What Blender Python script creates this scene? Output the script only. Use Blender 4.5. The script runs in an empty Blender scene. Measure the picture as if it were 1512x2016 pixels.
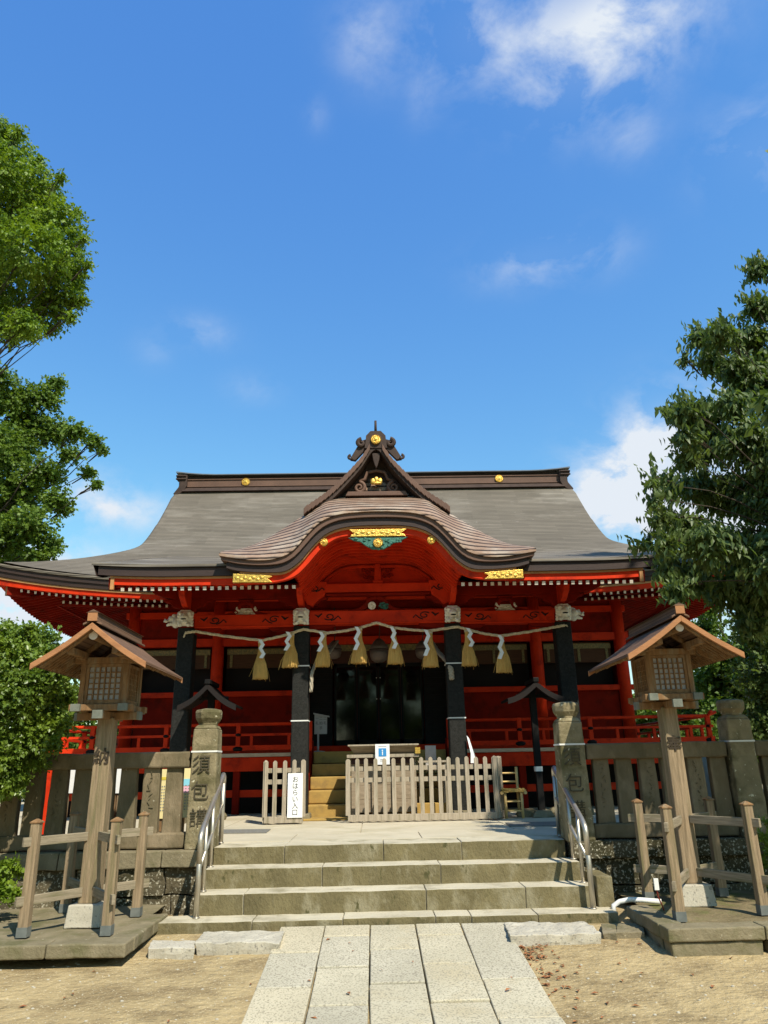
import bpy, bmesh, math, random
import numpy as np
from mathutils import Vector, Matrix, noise as mnoise
random.seed(7); RNG = np.random.default_rng(11)
PI = math.pi; R = math.radians
SC = bpy.context.scene; COL = SC.collection
# ------------------------------------------------------------------ camera, world, sun, exposure
PITCH, ROLL, YAW, FPX = R(18.85), R(1.15), R(1.1), 1450.0
cd = bpy.data.cameras.new('camera'); cam = bpy.data.objects.new('camera', cd); COL.objects.link(cam); SC.camera = cam
cd.sensor_fit = 'VERTICAL'; cd.sensor_height = 36.0; cd.lens = 36.0*FPX/2016.0; cd.clip_end = 3000
EYE = Vector((0, 0, 1.6))
CR = Matrix.Rotation(-YAW, 3, 'Z') @ Matrix.Rotation(PI/2+PITCH, 3, 'X') @ Matrix.Rotation(-ROLL, 3, 'Z')
cam.matrix_world = Matrix.Translation(EYE) @ CR.to_4x4()
def at(x, y, Y):
    "point at forward distance Y seen at photo pixel x, y"
    d = CR @ Vector(((x-756)/FPX, -(y-1008)/FPX, -1)); return EYE + d*(Y/d.y)
def atz(x, y, z):
    d = CR @ Vector(((x-756)/FPX, -(y-1008)/FPX, -1)); return EYE + d*((z-EYE.z)/d.z)
SUN_EL, SUN_AZ = R(49.5), R(30)       # azimuth: to the right of straight behind the camera
sd = Vector((math.sin(SUN_AZ)*math.cos(SUN_EL), -math.cos(SUN_AZ)*math.cos(SUN_EL), math.sin(SUN_EL)))
sl = bpy.data.lights.new('sun', 'SUN'); sl.energy = 5.0; sl.angle = R(0.5); sl.color = (1.0, 0.93, 0.79)
so = bpy.data.objects.new('sun', sl); COL.objects.link(so); so.rotation_euler = sd.to_track_quat('Z', 'Y').to_euler(); so.location = (20, -30, 40)
W = bpy.data.worlds.new('World'); SC.world = W; W.use_nodes = True
def world():
    nt = W.node_tree; N = nt.nodes; L = nt.links; N.clear()
    out = N.new('ShaderNodeOutputWorld'); bg = N.new('ShaderNodeBackground'); bg.inputs[1].default_value = 0.125
    sky = N.new('ShaderNodeTexSky'); sky.sky_type = 'NISHITA'; sky.sun_disc = False
    sky.sun_elevation = SUN_EL; sky.sun_rotation = PI - SUN_AZ; sky.air_density = 1.35; sky.dust_density = 0.25; sky.ozone_density = 3.0; sky.altitude = 0
    tc = N.new('ShaderNodeTexCoord')
    sep = N.new('ShaderNodeSeparateColor'); com = N.new('ShaderNodeCombineColor'); L.new(sky.outputs[0], sep.inputs[0])
    for ch, (k, p) in enumerate(((.64, 1.2), (1.15, .98), (2.85, .46))):     # the camera's rendering of a clear summer sky
        pw = N.new('ShaderNodeMath'); pw.operation = 'POWER'; pw.inputs[1].default_value = p; L.new(sep.outputs[ch], pw.inputs[0])
        ml = N.new('ShaderNodeMath'); ml.operation = 'MULTIPLY'; ml.inputs[1].default_value = k; L.new(pw.outputs[0], ml.inputs[0]); L.new(ml.outputs[0], com.inputs[ch])
    # clouds: soft patches in chosen directions, broken up by noise
    def blob(x, y, rad, stretch, tilt=0):
        d = (CR @ Vector(((x-756)/FPX, -(y-1008)/FPX, -1))).normalized()
        mp = N.new('ShaderNodeMapping'); mp.vector_type = 'POINT'
        # rotate so that d becomes +Y, then measure an ellipse in x, z
        rot = d.to_track_quat('Y', 'Z').inverted().to_euler()
        mp.inputs['Rotation'].default_value = rot
        L.new(tc.outputs['Generated'], mp.inputs['Vector'])
        sx = N.new('ShaderNodeSeparateXYZ'); L.new(mp.outputs[0], sx.inputs[0])
        a = N.new('ShaderNodeMath'); a.operation = 'DIVIDE'; a.inputs[1].default_value = rad*stretch; L.new(sx.outputs[0], a.inputs[0])
        b = N.new('ShaderNodeMath'); b.operation = 'DIVIDE'; b.inputs[1].default_value = rad; L.new(sx.outputs[2], b.inputs[0])
        a2 = N.new('ShaderNodeMath'); a2.operation = 'MULTIPLY'; L.new(a.outputs[0], a2.inputs[0]); L.new(a.outputs[0], a2.inputs[1])
        b2 = N.new('ShaderNodeMath'); b2.operation = 'MULTIPLY_ADD'; L.new(b.outputs[0], b2.inputs[0]); L.new(b.outputs[0], b2.inputs[1]); L.new(a2.outputs[0], b2.inputs[2])
        e = N.new('ShaderNodeMath'); e.operation = 'MULTIPLY'; e.inputs[1].default_value = -1.2; L.new(b2.outputs[0], e.inputs[0])
        g = N.new('ShaderNodeMath'); g.operation = 'EXPONENT'; L.new(e.outputs[0], g.inputs[0])
        f = N.new('ShaderNodeMath'); f.operation = 'GREATER_THAN'; f.inputs[1].default_value = 0; L.new(sx.outputs[1], f.inputs[0])
        h = N.new('ShaderNodeMath'); h.operation = 'MULTIPLY'; L.new(g.outputs[0], h.inputs[0]); L.new(f.outputs[0], h.inputs[1])
        return h.outputs[0]
    BL = [(1220, 50, .055, 1.8, 1.0), (960, 60, .06, 1.4, .55), (725, 70, .045, .9, .42), (1500, 290, .05, 1.2, .5), (1050, 510, .03, 2.4, .5), (1240, 265, .03, 1.2, .25),
          (395, 652, .02, 2.2, .3), (500, 765, .02, 1.8, .2), (1250, 935, .05, 1.6, 1.15), (1330, 860, .055, 1.3, 1.25), (1230, 1010, .045, 1.6, 1.3), (1400, 960, .09, 1.2, 1.4), (1170, 985, .03, 1.5, .7), (1400, 1180, .12, 1.5, .7),
          (235, 1003, .026, 2.4, .95), (160, 960, .04, 1.6, .45), (40, 1200, .07, 1.8, 1.5), (20, 1120, .05, 2., 1.2), (620, 225, .02, .8, .16), (300, 690, .02, 1.2, .16), (830, 190, .03, .6, .2),(1180,500,.03,1.5,.2),
          (1130, 180, .05, 1.6, .35)]
    acc = None
    for x, y, r, s, w in BL:
        g = blob(x, y, r, s)
        m = N.new('ShaderNodeMath'); m.operation = 'MULTIPLY_ADD'; m.inputs[1].default_value = w
        L.new(g, m.inputs[0])
        if acc is None: m.inputs[2].default_value = 0
        else: L.new(acc, m.inputs[2])
        acc = m.outputs[0]
    mp = N.new('ShaderNodeMapping'); mp.inputs['Scale'].default_value = (1.0, 1.0, 1.5); mp.inputs['Rotation'].default_value = (0, .5, 0); L.new(tc.outputs['Generated'], mp.inputs['Vector'])
    n = N.new('ShaderNodeTexNoise'); n.inputs['Scale'].default_value = 8.5; n.inputs['Detail'].default_value = 14; n.inputs['Roughness'].default_value = .60; n.inputs['Distortion'].default_value = .25
    L.new(mp.outputs[0], n.inputs['Vector'])
    r1 = N.new('ShaderNodeMapRange'); r1.inputs[1].default_value = .43; r1.inputs[2].default_value = .64; L.new(n.outputs[0], r1.inputs[0])
    # density = clamp(acc*1.5 + noise - 1)
    m1 = N.new('ShaderNodeMath'); m1.operation = 'MULTIPLY'; L.new(acc, m1.inputs[0]); L.new(r1.outputs[0], m1.inputs[1])
    m2 = N.new('ShaderNodeMath'); m2.operation = 'MULTIPLY'; m2.inputs[1].default_value = .12; L.new(acc, m2.inputs[0])
    m3 = N.new('ShaderNodeMath'); m3.operation = 'MULTIPLY'; L.new(m2.outputs[0], m3.inputs[0]); L.new(acc, m3.inputs[1])
    m4 = N.new('ShaderNodeMath'); m4.operation = 'ADD'; m4.use_clamp = True; L.new(m1.outputs[0], m4.inputs[0]); L.new(m3.outputs[0], m4.inputs[1])
    # thin veil near the horizon
    mix = N.new('ShaderNodeMix'); mix.data_type = 'RGBA'; L.new(m4.outputs[0], mix.inputs[0]); L.new(com.outputs[0], mix.inputs[6]); mix.inputs[7].default_value = (5.0, 5.4, 5.9, 1)
    L.new(mix.outputs[2], bg.inputs[0]); L.new(bg.outputs[0], out.inputs[0])
world()
SC.view_settings.view_transform = 'Standard'; SC.view_settings.look = 'None'; SC.view_settings.gamma = 1; SC.view_settings.exposure = 0.33
SC.cycles.max_bounces = 6; SC.cycles.transparent_max_bounces = 6
# ------------------------------------------------------------------ materials
MATS = {}
def mat(name, c1, c2=None, rough=.8, scale=4, bump=.3, bscale=30, metal=0, stretch=(1, 1, 1), spots=None, spot_scale=20, spot_thr=.62,
        stain=None, stain_scale=1.5, stain_thr=.55, stripe=None, spec=.3, fac=.5, translucent=None, coat=0, bdist=.01, rgh_var=0, glow=None):
    if name in MATS: return MATS[name]
    m = bpy.data.materials.new(name); m.use_nodes = True; nt = m.node_tree; N = nt.nodes; L = nt.links
    b = N['Principled BSDF']; g = N.new('ShaderNodeNewGeometry')
    mp = N.new('ShaderNodeMapping'); mp.inputs['Scale'].default_value = stretch; L.new(g.outputs['Position'], mp.inputs['Vector'])
    def nz(sc, det=6, ro=.6, src=mp):
        n = N.new('ShaderNodeTexNoise'); n.inputs['Scale'].default_value = sc; n.inputs['Detail'].default_value = det; n.inputs['Roughness'].default_value = ro
        L.new(src.outputs[0], n.inputs['Vector']); return n
    def ramp(src, lo, hi):
        r = N.new('ShaderNodeMapRange'); r.inputs[1].default_value = lo; r.inputs[2].default_value = hi; L.new(src, r.inputs[0]); return r.outputs[0]
    def mixc(f, a, bb):
        x = N.new('ShaderNodeMix'); x.data_type = 'RGBA'; L.new(f, x.inputs[0])
        if isinstance(a, tuple): x.inputs[6].default_value = (*a, 1)
        else: L.new(a, x.inputs[6])
        if isinstance(bb, tuple): x.inputs[7].default_value = (*bb, 1)
        else: L.new(bb, x.inputs[7])
        return x.outputs[2]
    c2 = c2 or tuple(v*.7 for v in c1)
    n0 = nz(scale); col = mixc(ramp(n0.outputs[0], fac-.18, fac+.18), c1, c2)
    if stain: col = mixc(ramp(nz(stain_scale, 8, .65).outputs[0], stain_thr-.06, stain_thr+.1), col, stain)
    if spots: col = mixc(ramp(nz(spot_scale, 5, .6).outputs[0], spot_thr, spot_thr+.05), col, spots)
    hn = nz(bscale, 8, .6).outputs[0]
    if stripe:   # (period, dark colour, width fraction, bump) : courses, laid along level lines of the roof
        sp = N.new('ShaderNodeSeparateXYZ'); L.new(g.outputs['Position'], sp.inputs[0])
        wob = N.new('ShaderNodeMath'); wob.operation = 'MULTIPLY_ADD'; wob.inputs[1].default_value = stripe[0]*.35; L.new(nz(3, 2).outputs[0], wob.inputs[0]); L.new(sp.outputs[2], wob.inputs[2])
        d = N.new('ShaderNodeMath'); d.operation = 'DIVIDE'; d.inputs[1].default_value = stripe[0]; L.new(wob.outputs[0], d.inputs[0])
        f = N.new('ShaderNodeMath'); f.operation = 'FRACT'; L.new(d.outputs[0], f.inputs[0])
        s = ramp(f.outputs[0], stripe[2], stripe[2]*.35); s2 = N.new('ShaderNodeMath'); s2.operation = 'MULTIPLY'; s2.inputs[1].default_value = stripe[4] if len(stripe) > 4 else .7; L.new(s, s2.inputs[0])
        col = mixc(s2.outputs[0], col, stripe[1])
        # tint changes from course to course
        fl = N.new('ShaderNodeMath'); fl.operation = 'FLOOR'; L.new(d.outputs[0], fl.inputs[0])
        wn = N.new('ShaderNodeTexWhiteNoise'); wn.noise_dimensions = '2D'
        cx = N.new('ShaderNodeMath'); cx.operation = 'MULTIPLY_ADD'; cx.inputs[1].default_value = 1.4; L.new(sp.outputs[0], cx.inputs[0]); L.new(fl.outputs[0], cx.inputs[2])
        fx = N.new('ShaderNodeMath'); fx.operation = 'FLOOR'; L.new(cx.outputs[0], fx.inputs[0])
        cb = N.new('ShaderNodeCombineXYZ'); L.new(fl.outputs[0], cb.inputs[0]); L.new(fx.outputs[0], cb.inputs[1]); L.new(cb.outputs[0], wn.inputs['Vector'])
        hv = N.new('ShaderNodeHueSaturation'); hv.inputs['Saturation'].default_value = 1; L.new(ramp(wn.outputs[0], -5.5, 6.5), hv.inputs['Value'])
        hm = N.new('ShaderNodeMapRange'); hm.inputs[3].default_value = .91; hm.inputs[4].default_value = 1.09; L.new(wn.outputs[0], hm.inputs[0]); L.new(hm.outputs[0], hv.inputs['Value'])
        L.new(col, hv.inputs['Color']); col = hv.outputs[0]
        hh = N.new('ShaderNodeMath'); hh.operation = 'MULTIPLY_ADD'; hh.inputs[1].default_value = -stripe[3]; L.new(f.outputs[0], hh.inputs[0]); L.new(hn, hh.inputs[2]); hn = hh.outputs[0]
    L.new(col, b.inputs['Base Color']) if not isinstance(col, tuple) else None
    b.inputs['Metallic'].default_value = metal; b.inputs['Roughness'].default_value = rough; b.inputs['Specular IOR Level'].default_value = spec
    if rgh_var: 
        rr = N.new('ShaderNodeMapRange'); rr.inputs[3].default_value = max(.05, rough-rgh_var); rr.inputs[4].default_value = min(1, rough+rgh_var); L.new(n0.outputs[0], rr.inputs[0]); L.new(rr.outputs[0], b.inputs['Roughness'])
    b.inputs['Coat Weight'].default_value = coat
    if bump:
        bp = N.new('ShaderNodeBump'); bp.inputs['Strength'].default_value = bump; bp.inputs['Distance'].default_value = bdist; L.new(hn, bp.inputs['Height']); L.new(bp.outputs[0], b.inputs['Normal'])
    if translucent:
        tr = N.new('ShaderNodeBsdfTranslucent'); hs = N.new('ShaderNodeMix'); hs.data_type = 'RGBA'; hs.blend_type = 'MULTIPLY'; hs.inputs[0].default_value = 1
        L.new(col, hs.inputs[6]); hs.inputs[7].default_value = (*translucent, 1); L.new(hs.outputs[2], tr.inputs[0])
        ms = N.new('ShaderNodeMixShader'); ms.inputs[0].default_value = .38; L.new(b.outputs[0], ms.inputs[1]); L.new(tr.outputs[0], ms.inputs[2]); L.new(ms.outputs[0], N['Material Output'].inputs[0])
    MATS[name] = m; return m
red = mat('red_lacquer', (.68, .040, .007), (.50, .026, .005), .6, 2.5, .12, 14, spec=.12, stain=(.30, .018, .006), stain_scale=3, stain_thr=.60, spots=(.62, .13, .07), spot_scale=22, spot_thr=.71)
redd = mat('red_lacquer_shaded', (.26, .013, .004), (.18, .009, .003), .7, 2.5, .2, 14, spec=.06, stain=(.10, .009, .004), stain_scale=2.2, stain_thr=.58)  # darker red for recesses: shade of eaves and walls mixed into the colour
white_end = mat('white_painted_wood', (.78, .70, .58), (.62, .52, .40), .7, 9, .2)
yellow_trim = mat('ochre_trim', (.50, .25, .09), (.38, .18, .07), .6, 5, .1)
gold = mat('gilded_metal', (.86, .55, .13), (.62, .36, .06), .34, 22, .8, 40, metal=.75, bdist=.012)
roof_m = mat('bark_brown_copper_roof', (.18, .153, .12), (.14, .12, .094), .75, 1.1, .25, 60, stretch=(.5, 1, 1.5), stripe=(.06, (.05, .042, .034), .42, 1.2, .9), spec=.12, rgh_var=.1, stain=(.25, .22, .18), stain_scale=.7, stain_thr=.55, spots=(.30, .27, .23), spot_scale=9, spot_thr=.70)
copper = mat('brown_copper_sheet', (.33, .225, .158), (.25, .155, .105), .65, 2.4, .5, 50, stripe=(.105, (.02, .013, .011), .46, 3.2, 1.0), spec=.12, rgh_var=.12, stain=(.38, .30, .23), stain_scale=2, stain_thr=.54, bdist=.02)
eave_m = mat('dark_eave_edge', (.050, .030, .024), (.034, .021, .018), .6, 3, .4, 40, stretch=(.2, 1, 6))
ridge_m = mat('ridge_copper', (.16, .092, .066), (.115, .068, .05), .6, 2, .3, 30, spec=.15)
dark_m = mat('dark_ornament_copper', (.07, .046, .036), (.045, .03, .025), .65, 6, .4, 40, spec=.15)
slate = mat('grey_copper_cap', (.11, .12, .12), (.08, .085, .085), .5, 4, .3)
white_carv = mat('white_carving', (.88, .83, .70), (.66, .61, .48), .8, 12, .5, 60, stain=(.30, .27, .2), stain_scale=9, stain_thr=.63)
black_wrap = mat('black_patterned_wrap', (.014, .014, .012), (.030, .029, .026), .7, 30, 1.0, 55, spec=.12, bdist=.008)
black = mat('black_lacquer', (.006, .006, .005), (.012, .010, .009), .6, 6, .2, spec=.15)
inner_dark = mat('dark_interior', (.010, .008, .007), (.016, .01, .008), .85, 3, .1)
green_carv = mat('verdigris_carving', (.06, .20, .14), (.03, .10, .09), .6, 14, .8, 40, bdist=.02)
brown_wood = mat('dark_brown_wood', (.07, .022, .012), (.045, .016, .010), .6, 5, .2)
blind_m = mat('bamboo_blind', (.11, .05, .02), (.05, .022, .012), .8, 40, .5, 80, stretch=(.1, 1, 3))
cream = mat('cream_plank_edge', (.62, .50, .36), (.5, .38, .26), .75, 6, .2)
mat_yel = mat('yellow_step_matting', (.42, .27, .075), (.33, .21, .06), .85, 5, .5, 120, stain=(.24, .16, .06), stain_scale=2.5, stain_thr=.6)
wood_a = mat('weathered_grey_wood', (.36, .265, .165), (.19, .14, .085), .85, 5, .7, 26, stretch=(9, 9, .55), stain=(.17, .145, .075), stain_scale=1.4, stain_thr=.56, spec=.08)
wood_h = mat('weathered_grey_rail_wood', (.34, .28, .195), (.20, .165, .11), .85, 5, .6, 26, stretch=(.8, .8, 12), stain=(.15, .14, .07), stain_scale=1.4, stain_thr=.58, spec=.1)
wood_l = mat('lantern_cedar', (.28, .16, .075), (.16, .092, .045), .8, 5, .5, 26, stretch=(5, 5, .9), stain=(.26, .20, .125), stain_scale=2.6, stain_thr=.57, spec=.08)
wood_n = mat('sun_browned_board', (.42, .20, .09), (.32, .15, .07), .75, 5, .4, 26, stretch=(1, 3, 3), spec=.1)
wood_pick = mat('pale_picket_wood', (.44, .37, .275), (.30, .25, .185), .85, 6, .6, 30, stretch=(8, 8, .6), stain=(.22, .19, .12), stain_scale=2, stain_thr=.58, spec=.1)
box_wood = mat('offering_box_wood', (.33, .26, .18), (.22, .17, .11), .8, 6, .4, 30, stretch=(1, 5, 5))
metal_cap = mat('grey_green_metal_cap', (.19, .20, .165), (.13, .14, .115), .6, 9, .3, spec=.2)
shoe = mat('galvanised_shoe', (.16, .17, .155), (.11, .12, .11), .65, 12, .2, spec=.2)
paper = mat('white_paper', (.82, .82, .80), (.78, .78, .76), .9, 3, .05)
paper_old = mat('paper_lining', (.50, .48, .45), (.40, .37, .34), .9, 14, .1)
straw = mat('rice_straw', (.95, .60, .19), (.70, .43, .12), .85, 6, 1.0, 40, stretch=(14, 14, .7), bdist=.02, spec=.1)
ropem = mat('straw_rope', (.78, .64, .42), (.50, .40, .25), .85, 30, .8, 60, spec=.1)
rope2 = mat('pale_cotton_rope', (.46, .40, .30), (.30, .25, .18), .9, 30, .8, 60)
stone_p = mat('lichen_stone', (.30, .25, .15), (.19, .155, .09), .9, 3.5, .8, 30, stain=(.10, .088, .042), stain_scale=2.4, stain_thr=.54, spots=(.62, .58, .42), spot_scale=17, spot_thr=.64, bdist=.015, spec=.1)
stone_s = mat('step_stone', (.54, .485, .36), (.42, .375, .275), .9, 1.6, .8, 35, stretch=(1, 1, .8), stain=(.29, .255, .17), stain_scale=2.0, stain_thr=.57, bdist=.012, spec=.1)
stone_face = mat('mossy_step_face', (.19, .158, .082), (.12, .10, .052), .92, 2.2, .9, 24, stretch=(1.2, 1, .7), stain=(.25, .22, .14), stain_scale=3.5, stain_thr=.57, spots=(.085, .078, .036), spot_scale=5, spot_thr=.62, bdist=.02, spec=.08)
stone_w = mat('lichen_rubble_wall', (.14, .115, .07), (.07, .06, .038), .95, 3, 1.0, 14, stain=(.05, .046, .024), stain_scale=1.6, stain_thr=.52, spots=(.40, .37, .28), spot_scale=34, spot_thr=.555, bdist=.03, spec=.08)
kerb_m = mat('mossy_kerb_stone', (.25, .21, .135), (.165, .14, .085), .92, 3, .8, 24, stain=(.13, .12, .06), stain_scale=2.4, stain_thr=.55, spots=(.42, .37, .27), spot_scale=15, spot_thr=.66, bdist=.015, spec=.08)
granite = mat('pale_granite', (.54, .485, .355), (.43, .385, .275), .85, 1.1, .5, 60, spots=(.29, .26, .19), spot_scale=58, spot_thr=.53, bdist=.008, stain=(.45, .385, .255), stain_scale=1.6, stain_thr=.56, spec=.1)
granite_b = mat('grey_granite', (.50, .455, .345), (.40, .365, .27), .85, 1.1, .5, 60, spots=(.27, .24, .18), spot_scale=58, spot_thr=.525, bdist=.008, spec=.1)
granite_c = mat('tan_granite', (.55, .485, .345), (.45, .395, .275), .85, 1.1, .5, 60, spots=(.29, .255, .18), spot_scale=58, spot_thr=.535, bdist=.008, spec=.1)
granite_w = mat('white_granite_block', (.50, .46, .37), (.38, .345, .27), .85, 3, .6, 40, spots=(.26, .24, .2), spot_scale=34, spot_thr=.58, bdist=.01, spec=.1)
pave = mat('pale_platform_stone', (.54, .48, .36), (.43, .38, .275), .85, 1.2, .4, 40, bdist=.006, stain=(.40, .35, .235), stain_scale=1.0, stain_thr=.6, spec=.12)
sand = mat('packed_sand', (.475, .365, .195), (.36, .27, .14), .95, 1.8, 1.0, 14, stain=(.27, .20, .105), stain_scale=2.2, stain_thr=.51, spots=(.60, .50, .33), spot_scale=60, spot_thr=.60, bdist=.05, stretch=(.85, 1.15, 1), spec=.05)
soil = mat('dark_soil', (.24, .19, .11), (.15, .12, .065), .95, 4, 1.0, 14, bdist=.03, stain=(.12, .125, .045), stain_scale=2.8, stain_thr=.54, spec=.05)
steel = mat('brushed_steel', (.56, .51, .42), (.46, .42, .35), .42, 3, .05, metal=.85)
bark = mat('bark', (.085, .065, .045), (.045, .036, .026), .95, 4, 1.0, 18, stretch=(3, 3, .7), bdist=.03)
ink = mat('black_ink', (.02, .02, .02), (.02, .02, .02), .8, 1, 0)
stone_b = mat('mossy_shaded_baluster_stone', (.20, .155, .095), (.12, .10, .058), .92, 3.5, .8, 24, stretch=(1, 1, .5), stain=(.27, .21, .135), stain_scale=2.2, stain_thr=.58, spots=(.42, .38, .28), spot_scale=17, spot_thr=.69, bdist=.015, spec=.08)  # moss tones, with shade from lantern and trees darkened into the colour
worn = mat('worn_cut', (.13, .11, .062), (.10, .085, .05), .95, 8, .3)
deep_cut = mat('deep_cut_letter', (.05, .038, .024), (.04, .03, .02), .95, 8, .2)
carve = mat('carved_shadow_stone', (.085, .07, .045), (.06, .05, .03), .95, 8, .3)
leafA = mat('leaf_bright_camphor', (.22, .31, .030), (.10, .175, .020), .45, 2.2, 0, translucent=(1.3, 1.3, .5), spec=.35)
leafB = mat('leaf_ginkgo', (.17, .25, .035), (.08, .14, .022), .5, 2, 0, translucent=(1.3, 1.3, .5), spec=.3)
leafC = mat('leaf_dark_cherry', (.15, .20, .06), (.075, .12, .034), .45, 3.5, 0, translucent=(1.3, 1.4, .5), spec=.35)
leafD = mat('leaf_shrub', (.21, .29, .035), (.10, .165, .024), .38, 2.5, 0, translucent=(1.3, 1.3, .5), spec=.45)
leafE = mat('leaf_background', (.14, .22, .032), (.07, .125, .022), .5, 1.6, 0, translucent=(1.3, 1.3, .5), spec=.3)
dry_leaf = mat('dry_leaf', (.36, .14, .05), (.22, .09, .04), .7, 20, 0)
glass = mat('dark_door_glass', (.004, .004, .004), (.005, .005, .005), .06, 2, 0, spec=.4, coat=.15)
blue = mat('blue_print', (.04, .25, .55), (.04, .25, .55), .8, 1, 0)
pale_yellow = mat('yellow_board', (.80, .68, .34), (.78, .66, .32), .8, 2, 0)
pink_p = mat('pink_print', (.80, .45, .55), (.8, .45, .55), .8, 2, 0); cyan_p = mat('cyan_print', (.25, .62, .75), (.25, .62, .75), .8, 2, 0)
grey_sign = mat('grey_board', (.42, .43, .42), (.38, .39, .38), .8, 4, .1)
bamboo = mat('bamboo', (.72, .50, .20), (.52, .34, .13), .6, 8, .3)
bell_m = mat('weathered_bell_metal', (.20, .15, .12), (.13, .11, .10), .55, 6, .4, 30, metal=.4)
white_plastic = mat('white_plastic', (.75, .74, .70), (.68, .67, .62), .5, 4, .05)
cable = mat('red_cable', (.25, .04, .03), None, .5, 4, 0)
tatami = mat('grey_floor_mat', (.20, .19, .165), (.15, .145, .125), .9, 20, .6, 90)
# ------------------------------------------------------------------ mesh building
WO = {}          # world origin of every root / part
class MB:
    def __init__(s): s.v = []; s.f = []; s.m = []; s.k = 0
    def add(s, vs, fs, k=None):
        o = len(s.v); s.v += [tuple(v) for v in vs]; s.f += [tuple(i+o for i in f) for f in fs]; s.m += [s.k if k is None else k]*len(fs); return s
    def box(s, x0, x1, y0, y1, z0, z1, k=None):
        return s.add([(x0,y0,z0),(x1,y0,z0),(x1,y1,z0),(x0,y1,z0),(x0,y0,z1),(x1,y0,z1),(x1,y1,z1),(x0,y1,z1)],
                     [(0,3,2,1),(4,5,6,7),(0,1,5,4),(1,2,6,5),(2,3,7,6),(3,0,4,7)], k)
    def taper(s, cx, cy, z0, z1, w0, d0, w1, d1, dx=0, dy=0, k=None):
        return s.add([(cx-w0,cy-d0,z0),(cx+w0,cy-d0,z0),(cx+w0,cy+d0,z0),(cx-w0,cy+d0,z0),(cx+dx-w1,cy+dy-d1,z1),(cx+dx+w1,cy+dy-d1,z1),(cx+dx+w1,cy+dy+d1,z1),(cx+dx-w1,cy+dy+d1,z1)],
                     [(0,3,2,1),(4,5,6,7),(0,1,5,4),(1,2,6,5),(2,3,7,6),(3,0,4,7)], k)
    def bar(s, a, b, w, h, up=(0,0,1), k=None, endk=None):
        a = Vector(a); b = Vector(b); d = (b-a).normalized(); u = Vector(up); x = d.cross(u).normalized(); u = x.cross(d).normalized()
        vs = [p + x*sx*w/2 + u*sz*h/2 for p in (a, b) for sx, sz in ((-1,-1),(1,-1),(1,1),(-1,1))]
        s.add(vs, [(0,1,5,4),(1,2,6,5),(2,3,7,6),(3,0,4,7),(4,5,6,7)], k); return s.add(vs[:4], [(3,2,1,0)], k if endk is None else endk)
    def prism(s, poly, axis, a, b, k=None):
        "poly: 2D points; axis 'y': poly is (x,z); 'x': (y,z); 'z': (x,y)"
        n = len(poly)
        def P(p, t): return (p[0], t, p[1]) if axis == 'y' else (t, p[0], p[1]) if axis == 'x' else (p[0], p[1], t)
        vs = [P(p, a) for p in poly] + [P(p, b) for p in poly]
        return s.add(vs, [tuple(range(n)), tuple(range(2*n-1, n-1, -1))] + [(i, n+i, n+(i+1) % n, (i+1) % n) for i in range(n)], k)
    def tube(s, pts, r, n=8, cap=True, k=None):
        pts = [Vector(p) for p in pts]; rr = r if isinstance(r, (list, tuple)) else [r]*len(pts); rings = []; prev = None
        for i, p in enumerate(pts):
            d = (pts[min(i+1, len(pts)-1)] - pts[max(i-1, 0)]).normalized()
            x = d.cross(Vector((0,0,1))) if prev is None else prev - d*prev.dot(d)
            if x.length < 1e-4: x = d.cross(Vector((0,1,0)))
            x.normalize(); prev = x; y = d.cross(x)
            rings.append([p + (x*math.cos(2*PI*j/n) + y*math.sin(2*PI*j/n))*rr[i] for j in range(n)])
        vs = [v for rg in rings for v in rg]; fs = [(i*n+j, i*n+(j+1) % n, (i+1)*n+(j+1) % n, (i+1)*n+j) for i in range(len(pts)-1) for j in range(n)]
        if cap: fs += [tuple(range(n))[::-1], tuple(range((len(pts)-1)*n, len(pts)*n))]
        return s.add(vs, fs, k)
    def lathe(s, prof, c=(0,0,0), n=20, axis='z', k=None, sq=None):
        vs = []
        for r, z in prof:
            for j in range(n):
                a = 2*PI*j/n + (PI/n if sq else 0); x, y = r*math.cos(a), r*math.sin(a)
                vs.append((c[0]+x, c[1]+y, c[2]+z) if axis == 'z' else (c[0]+x, c[1]+z, c[2]+y))
        m = len(prof); fs = [(i*n+j, i*n+(j+1) % n, (i+1)*n+(j+1) % n, (i+1)*n+j) for i in range(m-1) for j in range(n)]
        return s.add(vs, fs + [tuple(range(n))[::-1], tuple(range((m-1)*n, m*n))], k)
    def grid(s, fn, nu, nv, k=None):
        vs = [fn(i/nu, j/nv) for i in range(nu+1) for j in range(nv+1)]
        return s.add(vs, [(i*(nv+1)+j, (i+1)*(nv+1)+j, (i+1)*(nv+1)+j+1, i*(nv+1)+j+1) for i in range(nu) for j in range(nv)], k)
    def ball(s, c, r, n=12, k=None):
        r = (r,)*3 if not isinstance(r, tuple) else r; vs = []; h = n//2
        for i in range(1, h):
            for j in range(n): 
                a = PI*i/h; b = 2*PI*j/n; vs.append((c[0]+r[0]*math.sin(a)*math.cos(b), c[1]+r[1]*math.sin(a)*math.sin(b), c[2]+r[2]*math.cos(a)))
        fs = [(i*n+j, (i+1)*n+j, (i+1)*n+(j+1) % n, i*n+(j+1) % n) for i in range(h-2) for j in range(n)]
        t = len(vs); vs += [(c[0], c[1], c[2]+r[2]), (c[0], c[1], c[2]-r[2])]
        return s.add(vs, fs + [(t, j, (j+1) % n) for j in range(n)] + [(t+1, (h-2)*n+(j+1) % n, (h-2)*n+j) for j in range(n)], k)
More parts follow.
